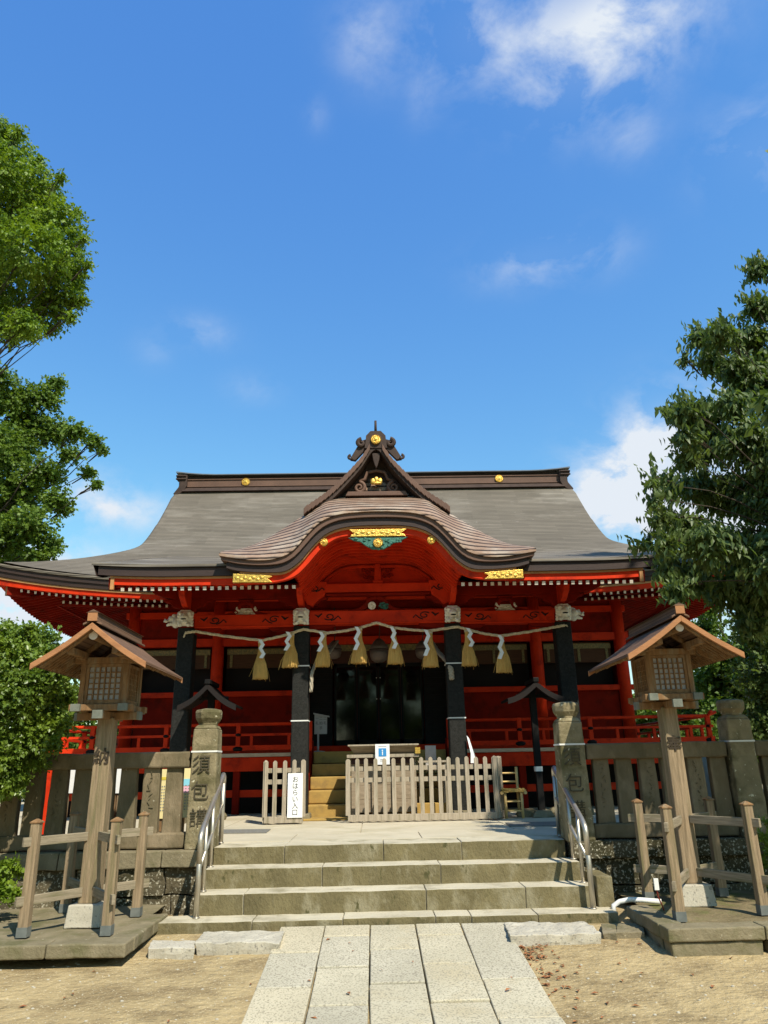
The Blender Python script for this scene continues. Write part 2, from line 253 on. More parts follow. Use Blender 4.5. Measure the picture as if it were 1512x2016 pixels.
    def build(s, name, m, parent=None, bevel=0, smooth=False, seg=2, remesh=0, origin=None, auto=None):
        o0 = Vector(origin) if origin is not None else (WO[parent] if parent is not None else Vector((0,0,0)))
        me = bpy.data.meshes.new(name); me.from_pydata([tuple(Vector(v)-o0) for v in s.v], [], s.f)
        for mm in (m if isinstance(m, (list, tuple)) else [m]): me.materials.append(mm)
        if any(s.m): me.polygons.foreach_set('material_index', s.m)
        bm = bmesh.new(); bm.from_mesh(me); bmesh.ops.recalc_face_normals(bm, faces=bm.faces); bm.to_mesh(me); bm.free()
        if smooth: me.polygons.foreach_set('use_smooth', [True]*len(me.polygons))
        me.update()
        o = bpy.data.objects.new(name, me); COL.objects.link(o)
        if parent is not None: o.parent = parent; 
        elif origin is not None: o.location = o0
        WO[o] = o0
        if remesh:
            r = o.modifiers.new('r', 'REMESH'); r.mode = 'VOXEL'; r.voxel_size = remesh; r.use_smooth_shade = True
            q = o.modifiers.new('s', 'SMOOTH'); q.iterations = 2
        if bevel:
            b = o.modifiers.new('b', 'BEVEL'); b.width = bevel; b.segments = seg; b.limit_method = 'ANGLE'; b.angle_limit = R(40)
        return o
def tag(o, label=None, cat=None, group=None, kind=None):
    if label: o['label'] = label
    if cat: o['category'] = cat
    if group: o['group'] = group
    if kind: o['kind'] = kind
    return o
def empty(name, loc, label, cat, group=None):
    o = bpy.data.objects.new(name, None); COL.objects.link(o); o.location = loc; o.empty_display_size = .2; WO[o] = Vector(loc); return tag(o, label, cat, group)
def copy_tree(o, parent=None):
    c = o.copy(); COL.objects.link(c); WO[c] = WO[o]
    if parent: c.parent = parent
    for ch in list(o.children): copy_tree(ch, c)
    return c
def rough_up(o, amp, sc, subdiv=.12):
    "break the clean faces of a stone: cut it finer and push the points about"
    me = o.data; bm = bmesh.new(); bm.from_mesh(me)
    for _ in range(5):
        es = [e for e in bm.edges if e.calc_length() > subdiv]
        if not es: break
        bmesh.ops.subdivide_edges(bm, edges=es, cuts=1, use_grid_fill=True)
    bmesh.ops.triangulate(bm, faces=[f for f in bm.faces if len(f.verts) > 4])
    org = WO[o]
    for v in bm.verts:
        p = (v.co+org)*sc; v.co += Vector((mnoise.noise(p), mnoise.noise(p+Vector((7, 3, 1))), mnoise.noise(p+Vector((2, 9, 5)))))*amp
    bm.to_mesh(me); bm.free(); return o
def text(s, size, loc, m, parent, rot=(PI/2, 0, 0), ext=.004, name='lettering', bold=0, mirror=False):
    cu = bpy.data.curves.new(name, 'FONT'); cu.body = s; cu.size = size; cu.align_x = 'CENTER'; cu.align_y = 'CENTER'; cu.extrude = ext; cu.offset = bold; cu.resolution_u = 3
    t = bpy.data.objects.new('tmp', cu); COL.objects.link(t); bpy.context.view_layer.update()
    me = bpy.data.meshes.new_from_object(t.evaluated_get(bpy.context.evaluated_depsgraph_get())); bpy.data.objects.remove(t)
    me.materials.clear(); me.materials.append(m); o = bpy.data.objects.new(name, me); COL.objects.link(o); o.rotation_euler = rot
    o.parent = parent; o.location = Vector(loc)-WO[parent]; WO[o] = WO[parent]; return o
def vtext(s, size, x, y, ztop, step, m, parent, **k):
    "one column of writing as a single mesh"
    return text('\n'.join(s), size, (x, y, ztop-step*len(s)/2), m, parent, **k)
# ------------------------------------------------------------------ ground
XA = .12                      # axis of the shrine
def gz(y): return -.075*max(0, min(8.65, 8.65)-max(y, 6.2)) if y < 8.65 else 0.0
def ground_h(x, y):
    h = gz(y) - .03
    h += .022*mnoise.noise(Vector((x*.9, y*.9, 0))) + .008*mnoise.noise(Vector((x*4, y*4, 2)))
    return h
g = MB()
xs = sorted(set([-400, -150, -60, -25, -12] + [round(-8+.12*i, 3) for i in range(134)] + [12, 25, 60, 150, 400])); ys = sorted(set([-400, -150, -60, -20, -5, 0, 3] + [round(4+.12*i, 3) for i in range(50)] + [12, 20, 40, 80, 200, 600]))
vs = [(x, y, ground_h(x, y) if 4 <= y <= 9.9 and abs(x) < 8.1 else (gz(y)-.03)) for x in xs for y in ys]
ny = len(ys); g.add(vs, [(i*ny+j, (i+1)*ny+j, (i+1)*ny+j+1, i*ny+j+1) for i in range(len(xs)-1) for j in range(ny-1)])
tag(g.build('ground', sand, smooth=True), kind='structure')
# paving path : five columns of slabs
path = MB(); pw = (1.34+1.0)/5; random.seed(3)
JT = [[1878, 1948], [1846, 1907, 1982], [1871, 1938], [1843, 1900, 1975], [1930]]
for c in range(5):
    x0 = -1.0+c*pw; x1 = x0+pw; cxp = [600, 690, 780, 870, 955][c]
    ysj = [8.66]
    for yy in JT[c]:
        # intersect view ray with the sloping path plane
        d = CR @ Vector(((cxp-756)/FPX, -(yy-1008)/FPX, -1)); t = (-.075*8.65 - EYE.z)/(d.z - .075*d.y); ysj.append(EYE.y+d.y*t)
    y = ysj[-1]
    while y > -2: y -= random.uniform(.62, .98); ysj.append(y)
    for a, b in zip(ysj[1:], ysj[:-1]):
        gp = .0075; dz = random.uniform(-.006, .006)
        e = [random.uniform(-.006, .006) for _ in range(4)]
        def pz(q): return gz(q)+.012+dz
        X0, X1, Y0, Y1 = x0+gp*.8, x1-gp*.8, a+.013, b-.013
        b_ = [(X0+e[0], Y0, pz(Y0)), (X1+e[1], Y0+e[2], pz(Y0)), (X1, Y1, pz(Y1)), (X0+e[3], Y1, pz(Y1))]
        path.add([(p[0], p[1], p[2]-.09) for p in b_]+b_, [(0,3,2,1),(4,5,6,7),(0,1,5,4),(1,2,6,5),(2,3,7,6),(3,0,4,7)], k=random.choice((0, 0, 1, 2)))
tag(path.build('path', [granite, granite_b, granite_c], bevel=.009), kind='structure')
# ------------------------------------------------------------------ stone steps + platform
st = empty('stone_stairs', (XA, 8.7, 0), 'four wide worn stone steps climbing to the shrine platform', 'stairs')
RZ = [.07, .28, .48, .68]; RY = [8.68, 9.02, 9.41, 9.78, 10.35]
XL = [-2.33, -2.0, -1.98, -1.96]; XR = [2.56, 2.42, 2.38, 2.32]
splits = [[-1.3, -.35, .62, 1.0, 1.7], [-1.45, .55, 1.65], [-.62, .75], [-1.1, .1, 1.05]]
for i in range(4):
    xsx = [XL[i]] + splits[i] + [XR[i]]
    for a, b in zip(xsx[:-1], xsx[1:]):
        z1 = RZ[i]+random.uniform(-.006, .004); y0 = RY[i]+random.uniform(-.01, .01)
        m = MB(); m.box(a+.004, b-.004, y0, RY[i+1]+.06, RZ[i]-.26, z1)
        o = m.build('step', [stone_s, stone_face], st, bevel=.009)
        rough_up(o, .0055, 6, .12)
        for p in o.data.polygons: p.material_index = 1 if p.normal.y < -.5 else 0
m = MB(); m.box(2.44, 2.62, 9.0, 9.5, .02, .37); rough_up(m.build('cheek_stone', stone_face, st, bevel=.012), .006, 6, .1)
plat = MB()
# platform paving in large slabs
for (a, b, y0, y1) in [(-3.2, -1.1, 10.36, 11.3), (-1.09, .6, 10.36, 11.3), (.61, 3.4, 10.36, 11.3)] + [(-9+2.2*i, -9+2.2*i+2.185, 11.315+1.1*j, 11.315+1.1*j+1.085) for i in range(9) for j in range(4)]:
    plat.box(a, b, y0, y1, .60, .682)
plat.box(-14, 14, 10.35, 60, .0, .664)
tag(plat.build('platform', pave, bevel=.004), kind='structure')
for sgn, x0, x1 in ((-1, -9.5, -1.99), (1, 2.36, 9.5)):
    wl = empty('retaining_wall', ((x0+x1)/2, 9.8, 0), ['', 'lichen spotted retaining wall right of the steps, in deep shade', 'sunlit mossy retaining wall left of the stone steps'][sgn], 'wall')
    c = MB(); xx = x0
    while xx < x1-.05:
        nx = min(x1, xx+random.uniform(.9, 1.5)); c.box(xx+.005, nx-.005, 9.62, 10.4, .48, .665); xx = nx
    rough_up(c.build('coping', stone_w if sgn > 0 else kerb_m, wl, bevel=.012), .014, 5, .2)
    b = MB()
    for row, (za, zb) in enumerate(((-.05, .17), (.18, .475))):
        xx = x0+row*.2
        b.box(x0, x0+row*.2+.01, 9.70, 10.3, za, zb)
        while xx < x1-.05:
            nx = min(x1, xx+random.uniform(.45, .95)); b.box(xx+.006, nx-.006, 9.69+random.uniform(-.02, .02), 10.3, za, zb-.004); xx = nx
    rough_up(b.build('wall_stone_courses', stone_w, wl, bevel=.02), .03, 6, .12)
# ------------------------------------------------------------------ stone fence: panels and pillars
def pillar(x, lab, txt=None, w=.158, h=1.6, sub='stone pillar'):
    p = empty('stone_pillar', (x, 9.86, .68), lab, 'stone pillar', 'stone pillars of the fence'); y = 9.86; z = .66
    m = MB(); m.taper(x, y, z, z+1.40, w+.015, w+.015, w-.005, w-.005); m.taper(x, y, z+1.40, z+1.45, w-.005, w-.005, w-.045, w-.045)
    rough_up(m.build('shaft', stone_p, p, bevel=.018), .008, 6, .12)
    m = MB(); m.lathe([(w*.80, 1.44), (w*.80, 1.47), (w*1.06, 1.53), (w*1.10, 1.60), (w*1.02, 1.635), (w*.55, 1.65)], (x, y, z), 8, sq=1)
    rough_up(m.build('cap', stone_p, p, bevel=.012), .006, 8, .08)
    m = MB(); m.taper(x, y, z+1.115, z+1.135, w+.004, w+.004, w+.004, w+.004); m.build('band', white_plastic, p)
    if txt:
        for i, ch in enumerate(txt): text(ch, .235, (x-.02, y-w-.0175, z+.96-.31*i), carve, p, ext=.006, bold=-.002)
    return p
pillar(-2.12, 'sunlit stone pillar left of the steps with three carved characters', '須包講')
pillar(2.50, 'stone pillar right of the steps, its top lit and base shaded', '須包講')
pillar(4.66, 'mossy stone pillar at the far right behind the lantern, all in shade', None)
pillar(-4.9, 'dark stone pillar behind the leafy bush at the far left', None)
random.seed(5)
def fence(x0, x1, lab, xs):
    f = empty('stone_fence', ((x0+x1)/2, 9.86, .68), lab, 'fence', 'stone fence panels along the platform')
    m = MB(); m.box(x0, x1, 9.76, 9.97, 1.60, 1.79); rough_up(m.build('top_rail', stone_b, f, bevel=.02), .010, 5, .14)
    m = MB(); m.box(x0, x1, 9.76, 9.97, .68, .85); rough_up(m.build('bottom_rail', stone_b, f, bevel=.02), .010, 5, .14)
    for k, x in enumerate(xs):
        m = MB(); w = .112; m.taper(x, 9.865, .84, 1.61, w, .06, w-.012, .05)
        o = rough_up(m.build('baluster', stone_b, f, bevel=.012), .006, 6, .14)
        if k % 2 == 0:  # worn incised strokes
            q = MB()
            for j in range(11):
                zz = 1.54-.05*j; ang = random.uniform(-1.4, 1.4); L_ = random.uniform(.010, .028); xx = x+random.uniform(-.03, .03)
                q.bar((xx-L_*math.cos(ang), 9.8005, zz-L_*math.sin(ang)), (xx+L_*math.cos(ang), 9.8005, zz+L_*math.sin(ang)), .006, .008, up=(0, 1, 0))
            q.build('worn_inscription', worn, o)
fence(-4.72, -2.305, 'stone fence left of the steps, half sunlit, with boards showing through', [-4.51, -4.22, -3.93, -3.64, -3.35, -3.07, -2.78, -2.5])
fence(-8.6, -5.09, 'stone fence run at the far left behind the bush', [-8.4+.3125*i for i in range(11)])
fence(2.685, 4.475, 'shaded mossy stone fence between the right pillars', [2.87, 3.16, 3.46, 3.74, 4.07, 4.36])
fence(4.845, 8.6, 'shaded stone fence beyond the far right pillar', [5.03+.315*i for i in range(11)])
# ------------------------------------------------------------------ handrails
def handrail(x, dx, lab):
    h = empty('handrail', (x, 8.9, .07), lab, 'handrail', 'steel handrails beside the steps')
    P0 = Vector((x, 8.90, .90)); P1 = Vector((x+dx, 10.28, 1.50))
    def rail(t, dz=0): return P0.lerp(P1, t)+Vector((0, 0, dz))
    m = MB(); c = Vector((0, 0, -.05))
    m.tube([P0+Vector((0, 0, -.30)), P0+Vector((0, 0, -.06)), P0+Vector((0, .015, -.018)), P0+Vector((0, .05, .01))] + [rail(.1+.85*i/6) for i in range(7)] + [P1+Vector((0, -.03, .0)), P1+Vector((0, 0, -.025)), P1+Vector((0, 0, -.1))], .031, 14)
    m.build('top_rail', steel, h, smooth=True)
    m = MB(); m.tube([rail(.03, -.36), rail(1, -.36)], .019, 12); m.build('middle_rail', steel, h, smooth=True)
    for i, (t, zb) in enumerate(((0, .07), (.24, .28), (.52, .48), (1, .68))):
        q = rail(t); m = MB(); m.tube([(q.x, q.y, zb), (q.x, q.y, q.z-(.02 if 0 < t < 1 else .05))], .030 if t in (0, 1) else .022, 12)
        m.lathe([(.04, 0), (.04, .008), (.028, .012)], (q.x, q.y, zb), 14); m.build('post', steel, h, smooth=True)
handrail(-1.93, -.04, 'steel handrail on the left side of the steps')
handrail(2.35, .02, 'steel handrail on the right side of the steps')
# ------------------------------------------------------------------ plinths under the wooden lanterns
def kerb(name_lab, x0, x1, y0, y1, z1, courses, xs_split):
    k = empty('lantern_plinth', ((x0+x1)/2, y0, 0), name_lab, 'kerb')
    inner = x1 if abs(x1) < abs(x0) else x0
    for a, b in zip(xs_split[:-1], xs_split[1:]):
        m = MB(); m.box(a+.004, b-.004, y0, y0+.24, z1-.115, z1); rough_up(m.build('kerb_stone', kerb_m, k, bevel=.014), .009, 5, .14)
        if courses > 1:
            m = MB(); m.box(a+.03, b-.03, y0+.025, y0+.22, z1-.30, z1-.118); rough_up(m.build('kerb_stone', kerb_m, k, bevel=.014), .012, 6, .12)
    s = -1 if inner == x1 else 1
    xa, xb = sorted((inner, inner+s*.24))
    for a, b in ((y0+.245, y0+.9), (y0+.905, y1)):
        m = MB(); m.box(xa, xb, a, b, z1-.115, z1); 
        if courses > 1: m.box(xa+.02, xb-.02, a, b, z1-.3, z1-.118)
        rough_up(m.build('kerb_stone', kerb_m, k, bevel=.014), .009, 5, .14)
    m = MB(); X0, X1 = (x0, x1-.2) if s < 0 else (x0+.2, x1)
    m.grid(lambda u, v: (X0+(X1-X0)*u, y0+.2+(9.75-y0-.2)*v, z1-.025+.02*mnoise.noise(Vector((u*9, v*7, z1)))), 40, 16); m.build('soil_fill', soil if s > 0 else kerb_m, k, smooth=True)
kerb('low stone kerb around the left lantern, one course high', -7.2, -2.27, 7.62, 9.05, .10, 1, [-7.2, -5.4, -3.95, -3.0, -2.27])
kerb('two course mossy stone kerb around the right lantern', 2.66, 7.2, 7.58, 8.75, .12, 2, [2.66, 3.56, 4.4, 5.6, 7.2])
# loose stone blocks at the foot of the steps
def loose(px, zt, th, lab, m_=granite_w, amp=.014):
    pts = [atz(x, y, zt) for x, y in px]; c = sum(pts, Vector())/len(pts)
    m = MB(); vs = [(p.x, p.y, zt) for p in pts]; lo = [(p.x*.96+c.x*.04, p.y*.96+c.y*.04, zt-th) for p in pts]; n = len(pts)
    m.add(lo+vs, [tuple(range(n))[::-1], tuple(range(n, 2*n))]+[(i, (i+1) % n, n+(i+1) % n, n+i) for i in range(n)])
    o = m.build('stone_slab', m_, None, bevel=.008, origin=(c.x, c.y, zt-th)); rough_up(o, amp, 9, .08); return tag(o, lab, 'stone slab')
loose([(292, 1866), (383, 1866), (385, 1853), (300, 1850)], .0, .11, 'short white granite block left of the paved path, furthest left')
loose([(384, 1856), (551, 1855), (561, 1832), (400, 1834)], .02, .13, 'long pale granite slab between path and left kerb', amp=.018)
loose([(1004, 1842), (1184, 1836), (1152, 1814), (992, 1816)], .02, .14, 'long pale granite slab right of the paved path', amp=.018)
loose([(1186, 1836), (1214, 1838), (1212, 1820), (1184, 1818)], -.01, .09, 'small brown stone cube beside the right slab', kerb_m)
loose([(1212, 1835), (1268, 1834), (1270, 1816), (1216, 1818)], -.01, .14, 'rounded brown stone block near the right kerb corner', kerb_m)
# ------------------------------------------------------------------ wooden lanterns
def lantern(cx, cy, zb, ch, lab, hw):
    L_ = empty('wooden_lantern', (cx, cy, zb), lab, 'lantern', 'wooden lanterns flanking the steps')
    m = MB(); m.taper(cx, cy, zb-.02, zb+.19, .185, .185, .165, .165); rough_up(m.build('base_stone', granite_w, L_, bevel=.012), .006, 8, .1)
    m = MB(); m.taper(cx, cy, zb+.19, zb+2.04, .098, .098, .088, .088); post = m.build('post', wood_a, L_, bevel=.012)
    text(ch, .18, (cx, cy-.096, zb+1.62), deep_cut, post, ext=.004, bold=.0035)
    # cross beams with metal capped ends
    z = zb+2.02
    m = MB(); m.box(cx-.36, cx+.36, cy-.05, cy+.05, z, z+.08); m.build('support_beam', wood_l, L_, bevel=.006)
    m = MB(); m.box(cx-.05, cx+.05, cy-.36, cy+.36, z+.003, z+.083); m.build('support_beam', wood_l, L_, bevel=.006)
    m = MB(); m.box(cx-.30, cx-.21, cy-.34, cy+.34, z+.082, z+.15); m.box(cx+.21, cx+.30, cy-.34, cy+.34, z+.082, z+.15)
    m.box(cx-.34, cx+.34, cy-.30, cy-.21, z+.085, z+.153); m.box(cx-.34, cx+.34, cy+.21, cy+.30, z+.085, z+.153); m.build('floor_frame', wood_l, L_, bevel=.006)
    for sx in (-1, 1):
        m = MB(); m.box(cx+sx*.33, cx+sx*.365, cy-.054, cy+.054, z-.004, z+.084); m.build('metal_end_cap', metal_cap, L_, bevel=.003)
        for sy in (-1, 1):
            m = MB(); m.box(cx+sx*.255-.05, cx+sx*.255+.05, cy+sy*.32-.025, cy+sy*.32+.025, z+.078, z+.155); m.build('metal_end_cap', metal_cap, L_, bevel=.003)
    m = MB(); m.box(cx-.054, cx+.054, cy-.365, cy-.33, z-.002, z+.087); m.build('metal_end_cap', metal_cap, L_, bevel=.003)
    # body
    zf = z+.155; h = .44; b = .235
    m = MB()
    for sx in (-1, 1):
        for sy in (-1, 1): m.box(cx+sx*b-.028, cx+sx*b+.028, cy+sy*b-.028, cy+sy*b+.028, zf, zf+h)
    m.box(cx-b-.1, cx+b+.1, cy-b-.03, cy-b+.03, zf+h, zf+h+.07); m.box(cx-b-.1, cx+b+.1, cy+b-.03, cy+b+.03, zf+h, zf+h+.07)
    m.box(cx-b-.03, cx-b+.03, cy-b-.2, cy+b+.2, zf+h+.035, zf+h+.10); m.box(cx+b-.03, cx+b+.03, cy-b-.2, cy+b+.2, zf+h+.035, zf+h+.10)
    m.build('lamp_house_frame', wood_l, L_, bevel=.004)
    m = MB(); m.box(cx-b+.02, cx+b-.02, cy-b+.02, cy+b-.02, zf+.02, zf+h-.01); m.build('paper_lining', paper_old, L_)
    def panel(axis, sg):
        q = MB(); w = b-.03
        def bx(a0, a1, z0, z1, d0, d1):
            d0, d1 = sorted((sg*d0, sg*d1))
            if axis == 'y': q.box(cx+a0, cx+a1, cy+d0, cy+d1, z0, z1)
            else: q.box(cx+d0, cx+d1, cy+a0, cy+a1, z0, z1)
        f = b-.018; e = b+.012
        bx(-w, w, zf+.005, zf+.05, f, e); bx(-w, w, zf+h-.035, zf+h-.003, f, e); bx(-w, -w+.03, zf+.05, zf+h-.035, f, e); bx(w-.03, w, zf+.05, zf+h-.035, f, e)
        for i in range(1, 6): a = -w+.03+(2*w-.06)*i/6; bx(a-.007, a+.007, zf+.05, zf+h-.035, f+.002, e-.006)
        for i in range(1, 6): zz = zf+.05+(h-.085)*i/6; bx(-w+.03, w-.03, zz-.006, zz+.006, f, e-.012)
        q.build('lattice_panel', wood_l, L_)
    for ax, sg in (('y', -1), ('y', 1), ('x', -1), ('x', 1)): panel(ax, sg)
    # roof
    ez, az = zb+2.565, zb+2.985; y0, y1 = cy-.77, cy+.80; sl_ = (az-ez)/hw
    for s in (-1, 1):
        def zc(x): return az - sl_*x + .035*(x/hw)**2*0
        m = MB(); n = 8
        poly = [(cx+s*hw*i/n, az-sl_*hw*i/n-.02*math.sin(PI*i/n)) for i in range(n+1)]
        m.prism(poly+[(x, z_-.028) for x, z_ in poly[::-1]], 'y', y0+.02, y1-.02); m.build('roof_slope', copper_l, L_)
        for yy in (y0-.012, y1-.02):
            bb = MB(); bb.prism([(x, z_-.004) for x, z_ in poly]+[(x, z_-.07) for x, z_ in poly[::-1]], 'y', yy, yy+.03); bb.build('barge_board', wood_n, L_, bevel=.003)
        # under roof purlins / rafters
        for yy in (y0+.05, cy-.24, cy+.24, y1-.10):
            bb = MB(); bb.prism([(x, z_-.03) for x, z_ in poly[:-1]]+[(x, z_-.085) for x, z_ in poly[-2::-1]], 'y', yy, yy+.055); bb.build('rafter', wood_l, L_, bevel=.003)
        rr = MB(); k = 0; yy = y0+.16
        while yy < y1-.1:
            rr.bar((cx+s*.27, yy, az-sl_*.27-.055), (cx+s*(hw-.05), yy, az-sl_*(hw-.05)-.062), .022, .03); yy += .075
        rr.build('eave_slats', wood_l, L_)
        m = MB(); m.box(cx+s*b*1.0-.035, cx+s*b*1.0+.035, y0+.09, y1-.12, az-sl_*b-.155, az-sl_*b-.085); m.build('purlin', wood_l, L_, bevel=.004)
    m = MB(); m.tube([(cx, y0+.07, az-.13), (cx, y1-.1, az-.13)], .045, 14); m.build('ridge_pole', wood_l, L_, smooth=False)
    m = MB(); m.lathe([(.0465, 0), (.0465, .012)], (cx, y0+.058, az-.13), 14, axis='y'); m.build('pole_end_disc', white_end, L_)
    m = MB(); m.prism([(cx-.055, az+.01), (cx+.055, az+.01), (cx+.05, az+.10), (cx-.05, az+.10)], 'y', y0-.01, y1); m.prism([(cx-.075, az+.10), (cx+.075, az+.10), (cx, az+.135)], 'y', y0-.02, y1+.01)
    m.prism([(cx-.1, az-.035), (cx, az+.02), (cx+.1, az-.035), (cx+.1, az-.01), (cx, az+.04), (cx-.1, az-.01)], 'y', y0-.005, y1-.003)
    m.build('ridge_cap', copper_l, L_, bevel=.004)
    m = MB(); m.box(cx-.05, cx+.05, y0-.022, y0-.0105, az+.012, az+.098); m.build('ridge_end_board', wood_n, L_)
    return L_
copper_l = mat('lantern_roof_copper', (.19, .11, .068), (.13, .078, .05), .7, 3, .5, 30, stripe=(.034, (.05, .03, .02), .3, 1.2, .8), spec=.08)
lantern(-2.98, 8.62, .10, '納', 'wooden lantern left of the steps, post carved with 納', .60)
lantern(3.43, 8.86, .12, '奉', 'wooden lantern right of the steps, post carved with 奉', .64)
def barrier(cx, cy, zb, offs, lab):
    B = empty('wooden_barrier', (cx, cy, zb), lab, 'barrier', 'wooden barriers round the lantern posts')
    for k, (ox, oy) in enumerate(offs):
        x, y = cx+ox, cy+oy; m = MB(); m.taper(x, y, zb-.01, zb+1.0, .048, .048, .044, .044); p = m.build('post', wood_a, B, bevel=.006)
        m = MB(); m.taper(x, y, zb+1.0, zb+1.012, .052, .052, .052, .052); m.taper(x, y, zb+1.012, zb+1.04, .052, .052, .008, .008); m.build('post_cap', wood_l, p)
        m = MB(); m.taper(x, y, zb-.012, zb+.075, .051, .051, .051, .051); m.build('metal_shoe', shoe, p)
    for j, (a, b) in enumerate(((0, 2), (1, 3))):
        for z in (.83, .30):
            z += zb + j*.004
            A = Vector((cx+offs[a][0], cy+offs[a][1], z)); C = Vector((cx+offs[b][0], cy+offs[b][1], z)); M = Vector((cx, cy, z))
            for e in (A, C):
                d = (e-M).normalized(); m = MB(); m.bar(M+d*.115, e+d*.12, .034, .085); m.build('rail', wood_h, B, bevel=.004)
barrier(-2.98, 8.62, .10, [(-.42, -.55), (.38, -.55), (.38, .38), (-.52, .72)], 'grey wooden barrier around the foot of the left lantern')
barrier(3.43, 8.86, .12, [(-.50, -.90), (.43, -.68), (.5, .4), (-.40, .24)], 'grey wooden barrier around the foot of the right lantern')

# ------------------------------------------------------------------ the shrine hall
def curve(pts):
    "smooth symmetric curve through (|x|, z) points"
    xs = [p[0] for p in pts]; zs = [p[1] for p in pts]; n = len(xs)
    ms = [0]+[(zs[i+1]-zs[i-1])/(xs[i+1]-xs[i-1]) for i in range(1, n-1)]+[(zs[-1]-zs[-2])/(xs[-1]-xs[-2])]
    def f(x):
        x = abs(x)
        if x >= xs[-1]: return zs[-1]+ms[-1]*(x-xs[-1])
        i = max(j for j in range(n-1) if xs[j] <= x); h = xs[i+1]-xs[i]; t = (x-xs[i])/h
        return (2*t**3-3*t*t+1)*zs[i]+(t**3-2*t*t+t)*h*ms[i]+(3*t*t-2*t**3)*zs[i+1]+(t**3-t*t)*h*ms[i+1]
    return f
S = empty('shrine_hall', (XA, 21, .68), 'vermilion shrine hall with a sweeping brown roof and curved front gable', 'shrine')
def X(v): return XA+v
YC = 21.0
def ring(hx, hy, z, lift, n=24):
    out = []
    ss = [math.sin(PI/2*(-1+2*i/n)) for i in range(n)]
    for k in range(4):
        for s_ in ss:
            zz = z+lift*abs(s_)**3.5
            if k == 0: out.append((X(s_*hx), YC-hy, zz))
            elif k == 1: out.append((X(hx), YC+s_*hy, zz))
            elif k == 2: out.append((X(-s_*hx), YC+hy, zz))
            else: out.append((X(-hx), YC-s_*hy, zz))
    return out
def rings(m, L_, k=None):
    n = len(L_[0]); vs = [v for r_ in L_ for v in r_]
    m.add(vs, [(i*n+j, i*n+(j+1) % n, (i+1)*n+(j+1) % n, (i+1)*n+j) for i in range(len(L_)-1) for j in range(n)], k)
def prof(t): return 20.8-4.95*t, 9.5-4.05*(1.4*t-.4*t*t)
LV = []
for i in range(41):
    t = i/40; Y, z = prof(t); hy = YC-Y; q = 18.1-Y
    hx = 5.98+(.5*(q+math.sqrt(q*q+.06)) if Y < 19.2 else 0) ; lift = .52*max(0, (t-.5)/.5)**1.2
    if i < 3: hx += (3-i)*.03*(-1)
    LV.append(ring(min(hx, 8.47), hy, z, lift))
m = MB(); rings(m, LV); roof = m.build('main_roof', roof_m, S, smooth=True)
E0 = 5.45
def eband(name, lst, mt): 
    m = MB(); rings(m, [ring(8.47-a, 5.15-a, E0+dz, l) for a, dz, l in lst]); return m.build(name, mt, roof)
eband('eave_lip', [(0, 0, .52), (-.015, -.02, .52), (-.005, -.06, .52), (.03, -.065, .52)], roof_m)
eband('eave_edge', [(.03, -.06, .52), (.035, -.17, .52), (.06, -.175, .52), (.075, -.27, .50), (.2, -.285, .48)], eave_m)
eband('eave_trim', [(.10, -.275, .49), (.10, -.315, .485), (.16, -.316, .47)], yellow_trim)
eband('eave_board', [(.13, -.312, .47), (.135, -.40, .44), (.3, -.405, .42)], red)
def soff(a):  # soffit height at inset a from the eave
    return E0-.335+.30*(a-.2), .45-.19*a
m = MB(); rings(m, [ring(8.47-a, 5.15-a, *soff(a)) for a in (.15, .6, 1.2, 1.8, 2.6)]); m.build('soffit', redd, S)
# rafters under the main eave : the front ones that show are parts of their own
def rafter(y0, z0, y1, z1, xx, w=.05):
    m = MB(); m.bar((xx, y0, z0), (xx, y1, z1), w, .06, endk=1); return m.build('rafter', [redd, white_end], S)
x = 4.75
while x < 7.95:
    for sg in (-1, 1):
        s_ = (x/8.3)**3.5
        rafter(YC-5.15+.20, E0-.375-.06+.42*s_, YC-5.15+.65, E0-.30+.37*s_, X(sg*x))
        if x < 7.2: rafter(YC-5.15+.62, E0-.44+.30*s_, YC-5.15+1.75, E0-.13+.12*s_, X(sg*x))
    x += .155
m = MB()
for sg in (-1, 1):
    y = 16.35
    while y < 25.5:
        s_ = abs((y-YC)/5.0)**3.5
        m.bar((X(sg*8.27), y, E0-.435+.42*s_), (X(sg*7.8), y, E0-.33+.36*s_), .05, .06, endk=1)
        m.bar((X(sg*7.85), y, E0-.45+.30*s_), (X(sg*5.9), y, E0+.10+.05*s_), .05, .06, endk=1); y += .15
tag(m.build('side_rafters', [redd, white_end], S), kind='stuff')
for sg in (-1, 1):
    m = MB(); m.bar((X(sg*8.20), 16.08, 5.37), (X(sg*5.9), 18.0, 5.55), .15, .20, endk=1); m.build('corner_rafter', [redd, wood_n], S, bevel=.01)
    m = MB(); m.bar((X(sg*7.2), 16.52, 5.13), (X(sg*4.7), 16.52, 5.02), .05, .04); m.bar((X(sg*7.2), 16.5, 5.11), (X(sg*7.25), 24, 5.11), .05, .04); m.build('rafter_batten', redd, S)
